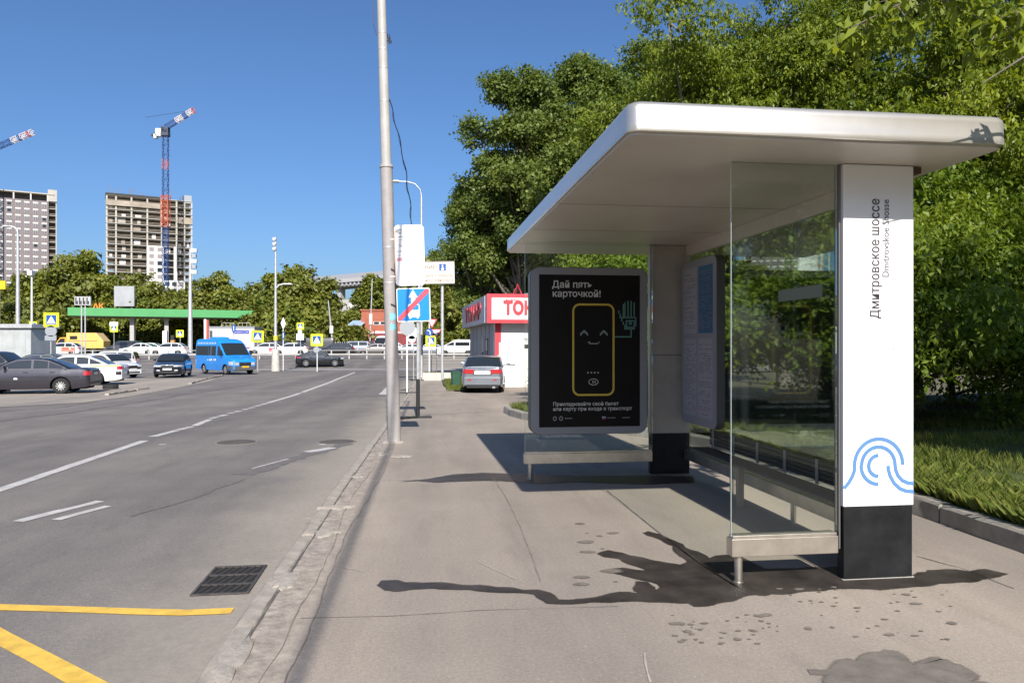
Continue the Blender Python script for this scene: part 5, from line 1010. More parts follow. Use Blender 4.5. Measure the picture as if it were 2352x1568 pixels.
# ------------------------------------------------------------------ filling station
CG = M('canopy_green', lin('#4f9a5c'), .6, var=.1, vs=.5)
a, b = at(155, 790, 104), at(606, 790, 115); a.z = b.z = g(105); e = E('filling_station_canopy', 'flat bright green filling station canopy on grey posts', 'canopy', a, math.atan2((b-a).y, (b-a).x)); CL = (b-a).length
m = MB(); m.box((0, 0, 5.25), (CL, 9, 6.4)); m.build('fascia', CG, e, bevel=.03); m = MB(); m.box((.1, .1, 5.2), (CL-.1, 8.9, 5.249)); m.build('soffit', M('canopy_soffit', (.3, .3, .3), .7), e)
for x in (297, 381, 476, 560):
    q = (at(x, 790, 109)-a).length
    for yy in (1.6, 7.2): m = MB(); m.box((q-.28, yy, 0), (q+.28, yy+.5, 5.2)); m.build('post', M('canopy_post', (.42, .4, .38), .6), e)
text('canopy_letters', 'АК', .95, M('canopy_orange', (.8, .22, .02), .5), e, ((at(203, 790, 106)-a).length, 2.0, 6.45), bold=.03, ext=.1, fit=1.4)
e, w_, h_ = box_thing('station_building', 'pale filling station building with roof railings and blue street sign', 'building', 482, 584, 104, 752)
m = MB(); m.box((0, 0, 0), (w_, 4, h_)); m.build('wall', M('station_wall', (.55, .54, .53), .6, var=.06, vs=.7), e)
m = MB(); m.box((-.1, -.1, h_), (w_+.1, 4.1, h_+.15)); m.build('roof', SBACK, e)
for x0 in (1.6, 3.9):
    m = MB(); m.tube([(x0, .2, h_), (x0, .2, h_+.55), (x0+.1, .2, h_+.65), (x0+1.6, .2, h_+.65), (x0+1.7, .2, h_+.55), (x0+1.7, .2, h_)], .04, 6); m.tube([(x0+.6, .2, h_), (x0+.6, .2, h_+.65)], .03, 6); m.tube([(x0+1.2, .2, h_), (x0+1.2, .2, h_+.65)], .03, 6); m.build('roof_railing', M('rail_tan', (.45, .4, .33), .5), e)
for x0, x1 in ((w_*.52, w_*.79), (w_*.8, w_*.88)): m = MB(); m.box((x0, -.05, h_-.85), (x1, -.002, h_-.4)); nm = m.build('street_sign', M('street_blue', lin('#28349a'), .5), e); text('lettering', 'Дмитровское ш.' if x1-x0 > 1 else '60', .26, SIGNW, nm, (x0+.12, -.056, h_-.72), fit=(x1-x0)-.24)
e = E('station_totem', 'narrow red and white upright sign panel beside the pale station building', 'sign', gd(474, 102)); zt = at(474, 733, 102).z-e.location.z
m = MB(); m.box((-.3, -.1, 0), (.0, .1, zt)); m.build('white_panel', SIGNW, e); m = MB(); m.box((.001, -.1, 0), (.32, .1, zt-.1)); m.build('red_panel', M('totem_red', (.4, .08, .05), .5), e)
e = E('fuel_pump', 'white and orange fuel pump under the green canopy', 'fuel pump', gd(392, 104)); m = MB(); m.box((-1.0, -.3, 0), (-.45, .3, 3.1)); m.build('column_wrap', SIGNW, e); m = MB(); m.box((.05, -.3, 0), (.6, .3, 1.8)); m.build('pump_body', M('pump_orange', (.6, .25, .08), .5), e, bevel=.05); m = MB(); m.box((.1, -.32, 1.82), (.55, .3, 2.5)); m.build('pump_head', TRIM, e)
# price board
e = E('price_board', 'grey price board with dark digits on twin posts above the armoured truck', 'sign', gd(191, 84)); zb_ = e.location.z; z0, z1 = at(0, 701, 84).z-zb_, at(0, 681, 84).z-zb_
m = MB(); m.box((-.9, -.12, z0), (.85, .12, z1)); bd = m.build('board', M('price_grey', (.42, .42, .42), .5, var=.1, vs=2), e, bevel=.02)
for k in range(4): m = MB(); x = -.78+k*.4; m.box((x, -.15, z0+.12), (x+.12, -.121, z1-.12)); m.box((x+.15, -.15, z0+.12), (x+.27, -.121, z1-.5)); m.build('digit', SK, bd)
for x in (-.2, .2): m = MB(); m.tube([(x, .05, 0), (x, .05, z0)], .075, 8); m.build('post', GALV, e)
# billboards and roofs peeping over the trees
e, w_, h_ = box_thing('white_billboard', 'white billboard half hidden in the trees below the tower crane', 'billboard', 262, 308, 118, 657); m = MB(); m.box((0, 0, h_-3.2), (w_, .3, h_)); m.build('panel', M('billboard_white', (.36, .36, .38), .6, var=.15, vs=.6), e)
for x in (.6, w_-.6): m = MB(); m.tube([(x, .5, 0), (x, .5, h_-3)], .12, 8); m.build('post', GALV, e)
e, w_, h_ = box_thing('yellow_billboard', 'yellow sign showing at the frame edge over the trees', 'billboard', -25, 12, 108, 645); m = MB(); m.box((0, 0, h_-1.2), (w_, .25, h_)); m.build('panel', M('billboard_yellow', (.75, .55, .02), .5), e); m = MB(); m.tube([(w_/2, .4, 0), (w_/2, .4, h_-1)], .15, 8); m.build('post', GALV, e)
# red brick building and shed
BRK = M('red_brick', (.36, .11, .065), .8, var=.18, vs=.9, bump=.3, bs=12); BRD = M('dark_red_wall', (.22, .035, .04), .7, var=.15, vs=1)
e, w_, h_ = box_thing('brick_building', 'red brick workshop building with white lettered band beyond the road', 'building', 830, 965, 122, 714)
m = MB(); m.box((0, 0, 0), (w_, 8, h_)); wl = m.build('wall', BRK, e); m = MB(); m.box((-.15, -.15, h_), (w_+.15, 8.2, h_+.25)); m.build('parapet', BRK, e)
m = MB(); m.box((1.9, -.25, 0), (w_, -.003, h_*.44)); m.build('lower_front', BRD, wl)
m = MB(); m.box((1.0, -.32, h_*.44+.02), (w_, -.003, h_*.5)); bn = m.build('sign_band', M('band_pink', (.6, .4, .38), .6), wl); text('lettering', 'ТЕХАР', .5, SIGNW, bn, (2.3, -.34, h_*.45), bold=.03, ext=.02, fit=1.9)
for k in range(3): m = MB(); x = 2.0+k*1.1; m.box((x, -.06, h_*.66), (x+1.0, -.003, h_*.74)); f_ = m.build('window', SIGNW, wl); m = MB(); m.box((x+.08, -.075, h_*.67), (x+.92, -.061, h_*.735)); m.build('pane', CGLASS, f_)
m = MB(); m.box((.0, -.4, 0), (1.7, -.004, h_*.42)); m.build('porch', BRK, wl); m = MB(); m.box((.6, -.43, .1), (1.3, -.41, 2.2)); m.build('door', BRD, wl)
e, w_, h_ = box_thing('blue_roof_shed', 'low brown garage shed with pale blue roof beside the brick building', 'shed', 803, 829, 120, 748)
m = MB(); m.box((0, 0, 0), (w_, 6, h_)); m.build('wall', M('shed_wall', (.1, .04, .03), .7), e); m = MB(); m.prism([(-.6, h_+.05), (-.6, h_+.12), (4, h_+1.0), (4, h_+.9)], -.3, w_+.3, 'x'); m.build('roof', M('shed_roof', lin('#9fb6cc'), .5), e)
for x0, x1, cc in ((.2, .9, (.2, .09, .05)), (.95, w_-.1, (.42, .17, .06))): m = MB(); m.box((x0, -.06, .05), (x1, -.002, h_-.3)); m.build('garage_door', M('garage_%d' % int(cc[0]*100), cc, .6), e)
e = E('picket_fence', 'grey upright picket fence in front of the brick building', 'fence', gd(766, 106)); fl = (gd(868, 106)-gd(766, 106)).length
pm = MB().box((-.05, -.02, 0), (.05, .02, 1.55)).mesh('picket', GALV)
for k in range(int(fl/.32)): link('picket', pm, e, (k*.32, -k*.32*.1, 0))
m = MB(); m.bar((0, .04, .4), (fl, .04-fl*.1, .4), .05); m.bar((0, .04, 1.2), (fl, .04-fl*.1, 1.2), .05); m.build('rail', GALV, e)
# ------------------------------------------------------------------ road viaduct in the distance
VC = M('viaduct_concrete', (.36, .35, .36), .8, var=.1, vs=.1); VD = M('viaduct_steel', (.2, .2, .21), .7)
d = 300; a, b = at(690, 650, d), at(935, 636, d-20)
e = E('road_viaduct', 'grey elevated road viaduct on tall piers above the trees', 'viaduct', (a.x, a.y, g(200)), math.atan2((b-a).y, (b-a).x)); VLn = math.hypot(b.x-a.x, b.y-a.y); z0, z1 = a.z-g(200)-1.2, b.z-g(200)
m = MB(); m.loft([[(0, y, z0), (0, y, z0+2.3)] for y in (0, 0)] if False else [[(0, 0, z0), (0, 12, z0), (0, 12, z0+1.4), (0, 0, z0+1.4)], [(VLn, 0, z1), (VLn, 12, z1), (VLn, 12, z1+1.4), (VLn, 0, z1+1.4)]]); m.build('deck', VC, e)
m = MB(); m.loft([[(0, .8, z0-1.6), (0, 11, z0-1.6), (0, 11, z0-.002), (0, .8, z0-.002)], [(VLn, .8, z1-1.6), (VLn, 11, z1-1.6), (VLn, 11, z1-.002), (VLn, .8, z1-.002)]]); m.build('girder', VD, e)
rib = MB().box((-.35, .3, -1.2), (.35, .79, -.05)).mesh('rib', VC)
for k in range(26): t = (k+.5)/26; link('rib', rib, e, (VLn*t, 0, z0+(z1-z0)*t))
for x in (752, 815, 873, 920): q = (at(x, 790, d-10)-at(690, 790, d)).length; m = MB(); m.box((q-.9, 3, -2), (q+.9, 6, z0-1.6+(z1-z0)*q/VLn)); m.build('pier', VC, e)
m = MB(); m.loft([[(0, .1, z0+1.41), (0, .2, z0+1.41), (0, .2, z0+3.2), (0, .1, z0+3.2)], [(VLn, .1, z1+1.41), (VLn, .2, z1+1.41), (VLn, .2, z1+3.2), (VLn, .1, z1+3.2)]]); m.build('noise_screen', M('noise_screen', (.3, .31, .34), .4), e)
e, w_, h_ = box_thing('viaduct_hall', 'grey industrial hall standing under the viaduct', 'building', 785, 850, 255, 688); m = MB(); m.box((0, 0, 0), (w_, 10, h_)); m.build('wall', VC, e)
for k in range(4): m = MB(); m.box((2.5+k*1.9, -.1, h_-3.2), (3.6+k*1.9, -.002, h_-1.4)); m.build('window', LAMP, e)
def reach(a, phi, xt):                    # length of a wall from a along phi whose end stands under image column xt
    for L_ in np.arange(5, 90, .1):
        q = Vector((a.x+L_*math.cos(phi), a.y+L_*math.sin(phi))); dd = q.x*ST+q.y*CT
        if 1176+F0*(q.x*CT-q.y*ST)/dd >= xt: return float(L_)
    return 40.0
# ------------------------------------------------------------------ unfinished concrete tower
d = 320.0; k_ = d/F0
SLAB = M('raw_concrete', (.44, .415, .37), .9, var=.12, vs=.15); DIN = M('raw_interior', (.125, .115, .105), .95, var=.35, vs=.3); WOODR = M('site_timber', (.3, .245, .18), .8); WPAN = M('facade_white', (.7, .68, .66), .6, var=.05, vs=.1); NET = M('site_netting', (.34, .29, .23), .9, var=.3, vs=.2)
a = gd(245, d); b = gd(439, d); T = E('unfinished_tower', 'unfinished concrete frame tower with white cladding begun on one corner', 'building', a, R(23.5)); TW = reach(a, R(23.5), 440); TD = 22.0
ztop = at(0, 446, d).z-a.z; NF = 21; FH = 3.02; base = ztop-NF*FH
colx = [0, .105, .282, .466, .636, .815, .912, 1.0]
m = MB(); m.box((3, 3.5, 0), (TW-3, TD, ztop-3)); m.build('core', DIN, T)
for k in range(NF+1):
    z = base+k*FH; m = MB(); m.box((-.25, -.25, z-.26), (TW+.25, TD, z)); m.build('floor_slab', SLAB, T)
for cx in colx:
    m = MB(); x = cx*TW; m.box((x-.32, .02, 0), (x+.32, .7, ztop)); m.build('column', SLAB, T)
for cy in (6, 12, 18):
    m = MB(); m.box((.02, cy-.3, 0), (.7, cy+.3, ztop)); m.build('column', SLAB, T)
rr = random.Random(3)
for k in range(NF):
    z = base+k*FH
    for i in range(7):
        x0, x1 = colx[i]*TW+.35, colx[i+1]*TW-.35
        if 3 <= i <= 4 and k < 13: continue
        m = MB()
        for zz in (.55, 1.1): m.box((x0, .1, z+zz-.08), (x1, .2, z+zz+.08))
        m.build('safety_rail', WOODR, T)
        if rr.random() < .35: q = rr.uniform(.3, .6); m = MB(); m.box((x0+(x1-x0)*rr.uniform(0, .4), 1.2, z+.02), (x0+(x1-x0)*(.4+q*.5), 1.5, z+rr.uniform(1.2, 2.6))); m.build('block_wall', rr.choice([SLAB, WPAN, NET]), T)
for i, (c0, c1, nf, lo) in enumerate(((.466, .66, 14, 0), (.78, .82, 14, 0), (.66, .912, 9, 0))):
    x0, x1 = c0*TW, c1*TW; z1 = base+nf*FH
    m = MB(); m.box((x0, -.7, 0), (x1, -.27, z1)); pn = m.build('white_facade', WPAN, T)
    nw = {0: 2, 1: 0, 2: 3}[i]
    for r_ in range(3, nf):
        for w in range(nw):
            xx = x0+(x1-x0)*(w+.5)/nw; m = MB(); m.box((xx-.95, -.76, base+r_*FH+.5), (xx+.95, -.702, base+r_*FH+2.3)); m.build('window', M('facade_window', (.28, .24, .23), .4) if rr.random() < .8 else CGLASS, pn)
m = MB(); m.box((-.4, -.5, ztop-4.6), (TW*.64, -.38, ztop-2.3)); m.build('netting', NET, T); m = MB(); m.box((TW*.815, -.5, ztop-10.5), (TW+.3, -.38, ztop-7.6)); m.build('netting', NET, T)
m = MB(); m.box((-.5, -.5, ztop), (TW*.62, TD*.6, ztop+.7)); m.build('formwork', M('formwork_dark', (.05, .045, .04), .8), T); m = MB(); m.box((TW*.9, 0, ztop-1), (TW, 6, ztop+2.6)); m.build('formwork', SBACK, T)
for cx in (.02, .07, .13, .26, .3, .42, .7, .75, .86):
    x = cx*TW; m = MB(); m.box((x-.12, .5, ztop), (x+.12, .7, ztop+rr.uniform(2, 4.5))); m.build('starter_bars', M('rebar', (.2, .12, .1), .7), T)
# ------------------------------------------------------------------ brown-grey tower with window grid
a = gd(-70, d); b = gd(117, d); B_ = E('grey_brown_tower', 'brown-grey apartment tower with rows of white-headed windows at the frame edge', 'building', a, R(25.6)); BW = reach(a, R(25.6), 133)-3.6; zt_ = at(0, 447, d).z-a.z
m = MB(); m.box((0, 0, 0), (BW, 20, zt_)); wl = m.build('wall', M('brown_facade', (.2, .17, .168), .75, var=.1, vs=.15), B_)
PITW, PITH = 3.28, 3.02
wm = MB(); wm.box((-.85, -.06, -1.0), (.85, -.002, .55)); wmesh = wm.mesh('window', M('window_pale', (.42, .4, .4), .4))
pm_ = MB(); pm_.box((-.75, -.1, -.92), (-.08, -.062, .4)); pm_.box((.08, -.1, -.92), (.75, -.062, .4)); pmesh = pm_.mesh('pane', M('window_dusk', (.16, .15, .16), .2)); pm2 = MB(); pm2.box((-.75, -.1, -.92), (.75, -.062, .4)); pmesh2 = pm2.mesh('pane', CGLASS)
lm_ = MB(); lm_.box((-1.0, -.14, .56), (1.0, -.002, 1.15)); lmesh = lm_.mesh('lintel', WPAN)
for r_ in range(17):
    for c_ in range(10):
        x = BW-1.7-c_*PITW; z = zt_-2.0-r_*PITH
        if x < 1: continue
        w = link('window', wmesh, wl, (x, 0, z)); link('pane', pmesh2 if rr.random() < .18 else pmesh, w); link('lintel', lmesh, w)
for k in range(24):
    z = zt_-k*PITH; m = MB(); m.box((BW+.02, .6, z-.3), (BW+3.1, 14, z)); m.build('balcony_slab', SLAB, B_)
    m = MB(); m.box((BW+.1, .7, z+.5), (BW+3.0, .8, z+.7)); m.build('balcony_rail', WOODR, B_)
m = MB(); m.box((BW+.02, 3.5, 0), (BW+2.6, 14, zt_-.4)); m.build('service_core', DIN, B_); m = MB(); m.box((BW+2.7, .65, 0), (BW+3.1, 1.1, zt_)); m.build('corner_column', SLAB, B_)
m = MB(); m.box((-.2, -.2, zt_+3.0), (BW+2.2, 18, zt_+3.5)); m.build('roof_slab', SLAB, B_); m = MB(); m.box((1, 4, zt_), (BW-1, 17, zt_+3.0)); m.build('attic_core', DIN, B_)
for k in range(10): x = BW-.4-k*6.4; m = MB(); m.box((x-.25, .1, zt_), (x+.25, .7, zt_+3.0)); m.build('attic_column', WPAN, B_) if x > 0 else None
m = MB(); m.box((BW-.3, .1, zt_+.1), (BW+3.2, 8, zt_+5.4)); m.build('lift_room', SLAB, B_)
# ------------------------------------------------------------------ tower cranes
CBL = M('crane_blue', lin('#2b4f86'), .5); CRD = M('crane_red', lin('#b0503e'), .5); CWH = M('crane_white', (.6, .52, .5), .5); COR = M('crane_orange', lin('#b8623a'), .5); CDK = M('crane_dark', (.04, .05, .08), .5)
def lattice(P, Q, w, n, mat, name, par, th=.2):
    P, Q = Vector(P), Vector(Q); d_ = (Q-P).normalized(); u = d_.cross(Vector((0, 1, 0))).normalized() if abs(d_.y) < .9 else d_.cross(Vector((1, 0, 0))).normalized(); v = u.cross(d_); m = MB()
    cr = [u*w/2*a+v*w/2*b for a, b in ((1, 1), (-1, 1), (-1, -1), (1, -1))]
    for c_ in cr: m.bar(P+c_, Q+c_, th)
    for i in range(n):
        A, B2 = P.lerp(Q, i/n), P.lerp(Q, (i+1)/n)
        for j in range(4):
            c_, c2_ = cr[j], cr[(j+1) % 4]; m.bar(A+c_, A+c2_, th*.7); m.bar(A+(c_ if i % 2 else c2_), B2+(c2_ if i % 2 else c_), th*.7)
    return m.build(name, mat, par)
dc = 312.0; kk = dc/F0; cb_ = gd(380, dc); C = E('tower_crane', 'blue and red luffing tower crane standing against the unfinished tower', 'crane', cb_)
Z = lambda y: at(0, y, dc).z-cb_.z
for y0, y1, mt in ((700, 520, CBL), (520, 452, CRD), (452, 448, CRD), (448, 388, CBL), (388, 366, CRD), (366, 310, CBL)):
    lattice((0, 0, Z(y0)), (0, 0, Z(y1)), 2.0, max(1, int((y0-y1)/11)), mt, 'mast_section', C, .2)
lattice((0, 0, Z(520)), (0, 0, Z(448)), 2.9, 5, COR, 'climbing_frame', C, .2)
m = MB(); m.box((-1.5, -1.5, Z(313)), (1.5, 1.5, Z(306))); m.build('slewing_ring', CDK, C)
X = lambda x: (x-380)*kk
lattice((0, 0, Z(306)), (0, 0, Z(292)), 2.4, 2, CDK, 'tower_head', C, .5)
J0, J1 = Vector((X(380), 0, Z(293))), Vector((X(445), 0, Z(250)))
for t0, t1, mt in ((0, .36, CBL), (.36, .6, CWH), (.6, .74, CBL), (.74, .92, CWH), (.92, 1, CRD)): lattice(J0.lerp(J1, t0), J0.lerp(J1, t1), 1.7, max(1, int((t1-t0)*16)), mt, 'jib_section', C, .22)
m = MB(); m.bar((X(380), 0, Z(302)), (X(349), 0, Z(312)), 1.4, .8); m.build('counter_jib', CDK, C); m = MB(); m.box((X(360), -1.2, Z(314)), (X(373), 1.2, Z(297))); m.build('machinery_house', LAMP, C); m = MB(); m.box((X(356), -1.2, Z(319)), (X(362), 1.2, Z(310))); m.build('counterweight', LAMP, C)
m = MB(); m.tube([J0+Vector((-8, 0, 4)), J0.lerp(J1, .8)+Vector((0, 0, 1))], .08, 5); m.build('pendant_cable', CDK, C)
cb2 = gd(-40, dc); C2 = E('tower_crane', 'red and white crane jib tip reaching in at the frame edge over the brown-grey tower', 'crane', cb2); X2 = lambda x: (x+40)*kk
lattice((0, 0, 0), (0, 0, Z(356)), 2.4, 30, CBL, 'mast_section', C2, .3)
J0, J1 = Vector((0, 0, Z(352))), Vector((X2(70), 0, Z(300)))
for t0, t1, mt in ((0, .45, CBL), (.45, .58, CBL), (.58, .70, CWH), (.70, .75, CBL), (.75, .88, CWH), (.88, .93, CRD), (.93, 1, CWH)): lattice(J0.lerp(J1, t0), J0.lerp(J1, t1), 1.8, max(1, int((t1-t0)*18)), mt, 'jib_section', C2, .22)
m = MB(); m.bar((0, 0, Z(352)), (X2(-70), 0, Z(360)), 1.4, .8); m.build('counter_jib', CDK, C2)
# ------------------------------------------------------------------ vegetation
BARK = M('bark', (.17, .145, .115), .9, var=.35, vs=5, bump=.6, bs=25)
L_MAPLE = leaf_mat('maple_leaf', (.1, .155, .016), (.285, .335, .036), .44)
L_POP = leaf_mat('poplar_leaf', (.08, .125, .028), (.2, .25, .052), .35)
L_FAR = leaf_mat('far_leaf', (.1, .135, .02), (.26, .265, .045), .32)
L_FAR2 = leaf_mat('olive_leaf', (.11, .135, .026), (.26, .265, .055), .32)
L_BUSH = leaf_mat('bush_leaf', (.09, .155, .016), (.24, .31, .034), .45)
L_GRASS = leaf_mat('grass_blade', (.07, .125, .016), (.27, .27, .07), .35)
def quads(name, V, tone, mat):
    n = len(V)//4; me = bpy.data.meshes.new(name); me.vertices.add(n*4); me.vertices.foreach_set('co', V.astype(np.float32).ravel())
    me.loops.add(n*4); me.loops.foreach_set('vertex_index', np.arange(n*4, dtype=np.int32)); me.polygons.add(n); me.polygons.foreach_set('loop_start', np.arange(0, n*4, 4, dtype=np.int32))
    try: me.polygons.foreach_set('loop_total', np.full(n, 4, dtype=np.int32))
    except Exception: pass
    at_ = me.attributes.new('tone', 'FLOAT', 'POINT'); at_.data.foreach_set('value', np.repeat(tone, 4).astype(np.float32)); me.materials.append(mat); me.update(calc_edges=True); return me
def unit(v): return v/np.maximum(1e-6, np.linalg.norm(v, axis=1, keepdims=True))
def leaves(name, C, out, l, w, rng, mat, droop=.5, tone=None, fold=.18):
    n = len(C); a = unit(out*.7+rng.normal(0, .6, (n, 3))+np.array([0, 0, -droop])); nn = unit(rng.normal(0, .5, (n, 3))+np.array([0, -.3, .6])+out*.55)
    b = unit(np.cross(a, nn)); nn = np.cross(b, a); s = rng.uniform(.5, 1.4, (n, 1)); L_ = l*s; W_ = w*s
    V = np.empty((n, 4, 3)); V[:, 0] = C-a*L_*.5; V[:, 1] = C+b*W_*.5-a*L_*.05+nn*W_*fold; V[:, 2] = C+a*L_*.5; V[:, 3] = C-b*W_*.5-a*L_*.05+nn*W_*fold
    return quads(name, V.reshape(-1, 3), np.clip(tone if tone is not None else rng.random(n), 0, 1), mat)
def make_crown(rng, n, rad, cz, lobes, lr, cl_per, cl_r, spray=1, spr=.05, low=-.9, shape=None):
    """lobes of leaf clusters spread over an ellipsoid; returns leaf centres, outward vectors, tone, lobe centres, cluster centres"""
    rad = np.array(rad); D = unit(rng.normal(0, 1, (lobes*3, 3))); D = D[D[:, 2] > low][:lobes]; k = len(D)
    LC = D*rad*rng.uniform(.38, 1.0, (k, 1)); LC[:, 2] += cz; LR = lr*rng.uniform(.5, 1.35, k)
    if shape is not None: LC = shape(LC)
    nc = k*cl_per; li = np.repeat(np.arange(k), cl_per); cd_ = unit(rng.normal(0, 1, (nc, 3))+np.array([0, 0, .25])); CC = LC[li]+cd_*(LR[li]*rng.uniform(.35, 1.0, nc)**.6)[:, None]*np.array([1, 1, .8])
    per = max(1, n//(nc*spray)); ci = np.repeat(np.arange(nc), per); m_ = len(ci)
    SP = CC[ci]+rng.normal(0, cl_r, (m_, 3))*np.array([1, 1, .75]); ct = rng.random(nc)*.6+rng.random(k)[li]*.35
    if spray > 1:
        SP2 = np.repeat(SP, spray, 0); off = unit(rng.normal(0, 1, SP2.shape)+np.array([0, 0, -.5]))*spr; P = SP2+off; o = unit(off*12+.3*unit(SP2-LC[np.repeat(li[ci], spray)])); t = np.repeat(ct[ci], spray)
    else: P = SP; o = unit(P-LC[li[ci]]+np.array([0, 0, .05])); t = ct[ci]
    return P, o, np.clip(t+rng.normal(0, .16, len(P)), 0, 1), LC, CC
def limbs(rng, h, LC, CC, r0, base_h, lean=(0, 0), twigs=2):
    m = MB(); top = h*.8; T = [Vector((lean[0]*t*t+.08*math.sin(5*t), lean[1]*t*t+.08*math.cos(4*t)-.08, -.2+top*t)) for t in np.linspace(0, 1, 9)]
    m.tube(T, [r0*(1.25 if i == 0 else 1)*(1-.8*i/8) for i in range(9)], 9)
    for c in LC:
        c = Vector(c); f = min(.92, max(base_h/top, (c.z*.62)/top)); k = f*8; i = int(k); s = T[i].lerp(T[min(8, i+1)], k-i); r_ = r0*(1-.8*f)*.55
        mid = s.lerp(c, .5)+Vector((rng.uniform(-.2, .2), rng.uniform(-.2, .2), -.08*(c-s).length)); m.tube([s, s.lerp(mid, .5)+Vector((0, 0, .05)), mid, c], [r_, r_*.8, r_*.6, r_*.25], 6)
    if twigs:
        idx = rng.choice(len(CC), min(len(CC), len(LC)*twigs), replace=False)
        for q in idx:
            c = Vector(CC[q]); l = Vector(LC[np.argmin(((LC-CC[q])**2).sum(1))]); m.tube([l, l.lerp(c, .5)+Vector((0, 0, -.05)), c], [r0*.12, r0*.08, r0*.03], 4)
    return m
class Proto: pass
def proto(seed, h, rad, cz, lobes, lr, clp, clr, n, leaf, mat, r0, spray=1, spr=.05, droop=.5, low=-.9, shape=None, twigs=2, fold=.18, base_h=1.6):
    rng = np.random.default_rng(seed); P, o, t, LC, CC = make_crown(rng, n, rad, cz, lobes, lr, clp, clr, spray, spr, low, shape); q = Proto()
    q.crown = leaves('crown', P, o, leaf[0], leaf[1], rng, mat, droop, t, fold); q.trunk = limbs(rng, h, LC, CC, r0, base_h, twigs=twigs).mesh('trunk', BARK, 60); q.h = h; return q
def plant(pr, name, label, loc, s=1.0, rz=0, cat='tree', group=None, sz=None):
    e = E(name, label, cat, loc, rz, group); e.scale = (s, s, sz or s); link('trunk', pr.trunk, e); link('crown', pr.crown, e); return e
MA = proto(1, 10.5, (3.3, 3.3, 4.2), 5.8, 46, 1.0, 24, .19, 215000, (.098, .04), L_MAPLE, .2, twigs=5, spray=5, spr=.06, droop=.75)
MB_ = proto(2, 9.0, (3.0, 3.0, 3.6), 5.0, 40, 1.0, 24, .19, 185000, (.098, .04), L_MAPLE, .17, twigs=5, spray=5, spr=.06, droop=.75)
BU = proto(3, 3.4, (1.35, 1.35, 1.55), 1.75, 26, .5, 18, .15, 70000, (.07, .03), L_BUSH, .05, spray=4, spr=.06, droop=.55, base_h=.3)
def popshape(LC): return LC
PO = proto(4, 17, (3.7, 3.7, 6.6), 9.8, 64, 1.05, 20, .24, 105000, (.16, .13), L_POP, .3, droop=.35, twigs=4)
PO2 = proto(5, 15, (3.4, 3.4, 5.8), 8.6, 52, 1.0, 20, .22, 92000, (.16, .13), L_POP, .28, droop=.35, twigs=4)
FA = [proto(20+k, 13, (4.2, 4.2, 5.2), 7.2, 34, 1.5, 12, .5, 15000, (.62, .4), (L_FAR, L_FAR2, L_FAR)[k], .25, twigs=1, fold=.3) for k in range(3)]
FB = [proto(30+k, 5, (2.6, 2.6, 2.2), 2.3, 20, 1.0, 10, .35, 7000, (.5, .32), (L_FAR, L_FAR2)[k], .1, twigs=1, base_h=.4, fold=.3) for k in range(2)]
def lz(x, y): return g(y)+(lawn_z(x, y) if y < 19.6 and x > LXL(y) else -.1)
def at_lawn(x, y): return (x, y, lz(x, y)-.05)
# right hand mass
for pr, x, y, s, rz, lab in ((MA, 6.4, 17.2, 1.0, .3, 'bright green maple rising straight behind the shelter roof'), (MB_, 10.4, 15.2, 1.12, 1.9, 'green maple behind the white column, right of the brightest crown'),
        (MA, 8.0, 25.5, 1.0, 4.0, 'maple between the poplars and the shelter, above the roof edge'), (MB_, 13.6, 11.6, 1.15, 2.7, 'dark maple at the frame edge beyond the lawn'), (MA, 8.9, 22.5, 1.1, 5.2, 'tall maple deeper in the grove behind the shelter'),
        (MB_, 12.5, 19, 1.25, .8, 'shaded maple deep in the grove over the column'), (MA, 16.5, 16.5, 1.2, 3.1, 'shaded maple in the grove at the far side of the lawn')):
    plant(pr, 'maple_tree', lab, at_lawn(x, y), s, rz, group='maples behind the shelter')
plant(MA, 'maple_tree', 'maple overhanging the lawn kerb from outside the frame, its branches showing at the corner', at_lawn(9.9, 1.4), 1.0, 1.2, group='maples behind the shelter')
plant(MB_, 'maple_tree', 'maple back along the lawn kerb behind the viewer, shading the bushes', at_lawn(11.3, -3.8), 1.2, 2.2, group='maples behind the shelter')
for x, y, s, rz, lab in ((6.8, 11.6, 1.5, 0, 'sunlit green bush standing close behind the white column'), (8.6, 12.6, 1.35, 2, 'low sunlit bush on the lawn between two maples'), (4.9, 15.6, 1.3, 1, 'bright bush seen through the shelter glass'), (10.6, 12.0, 1.5, 3, 'dim bush on the lawn near the frame edge'), (3.3, 17.8, .62, 4, 'small bush at the corner of the lawn by the driveway'), (12.6, 13.2, 1.6, 5, 'dim bush in the shade at the back of the lawn'), (7.0, 19.2, 1.2, 2.5, 'leafy bush at the back of the lawn behind the shelter bench'), (9.8, 16.8, 1.7, .5, 'big shaded bush in the middle of the grove'), (7.4, 22.8, 1.0, 1, 'bush by the driveway behind the poster panel'), (15.2, 15.5, 1.9, 2, 'large dim bush farthest back on the lawn'), (13.0, 17.5, 1.9, 4, 'tall dim bush under the shaded maples'), (16.5, 12.0, 1.8, 1, 'dim bush at the frame edge under the dark maple')):
    plant(BU, 'bush', lab, at_lawn(x, y), s, rz, 'bush', 'bushes on the lawn')
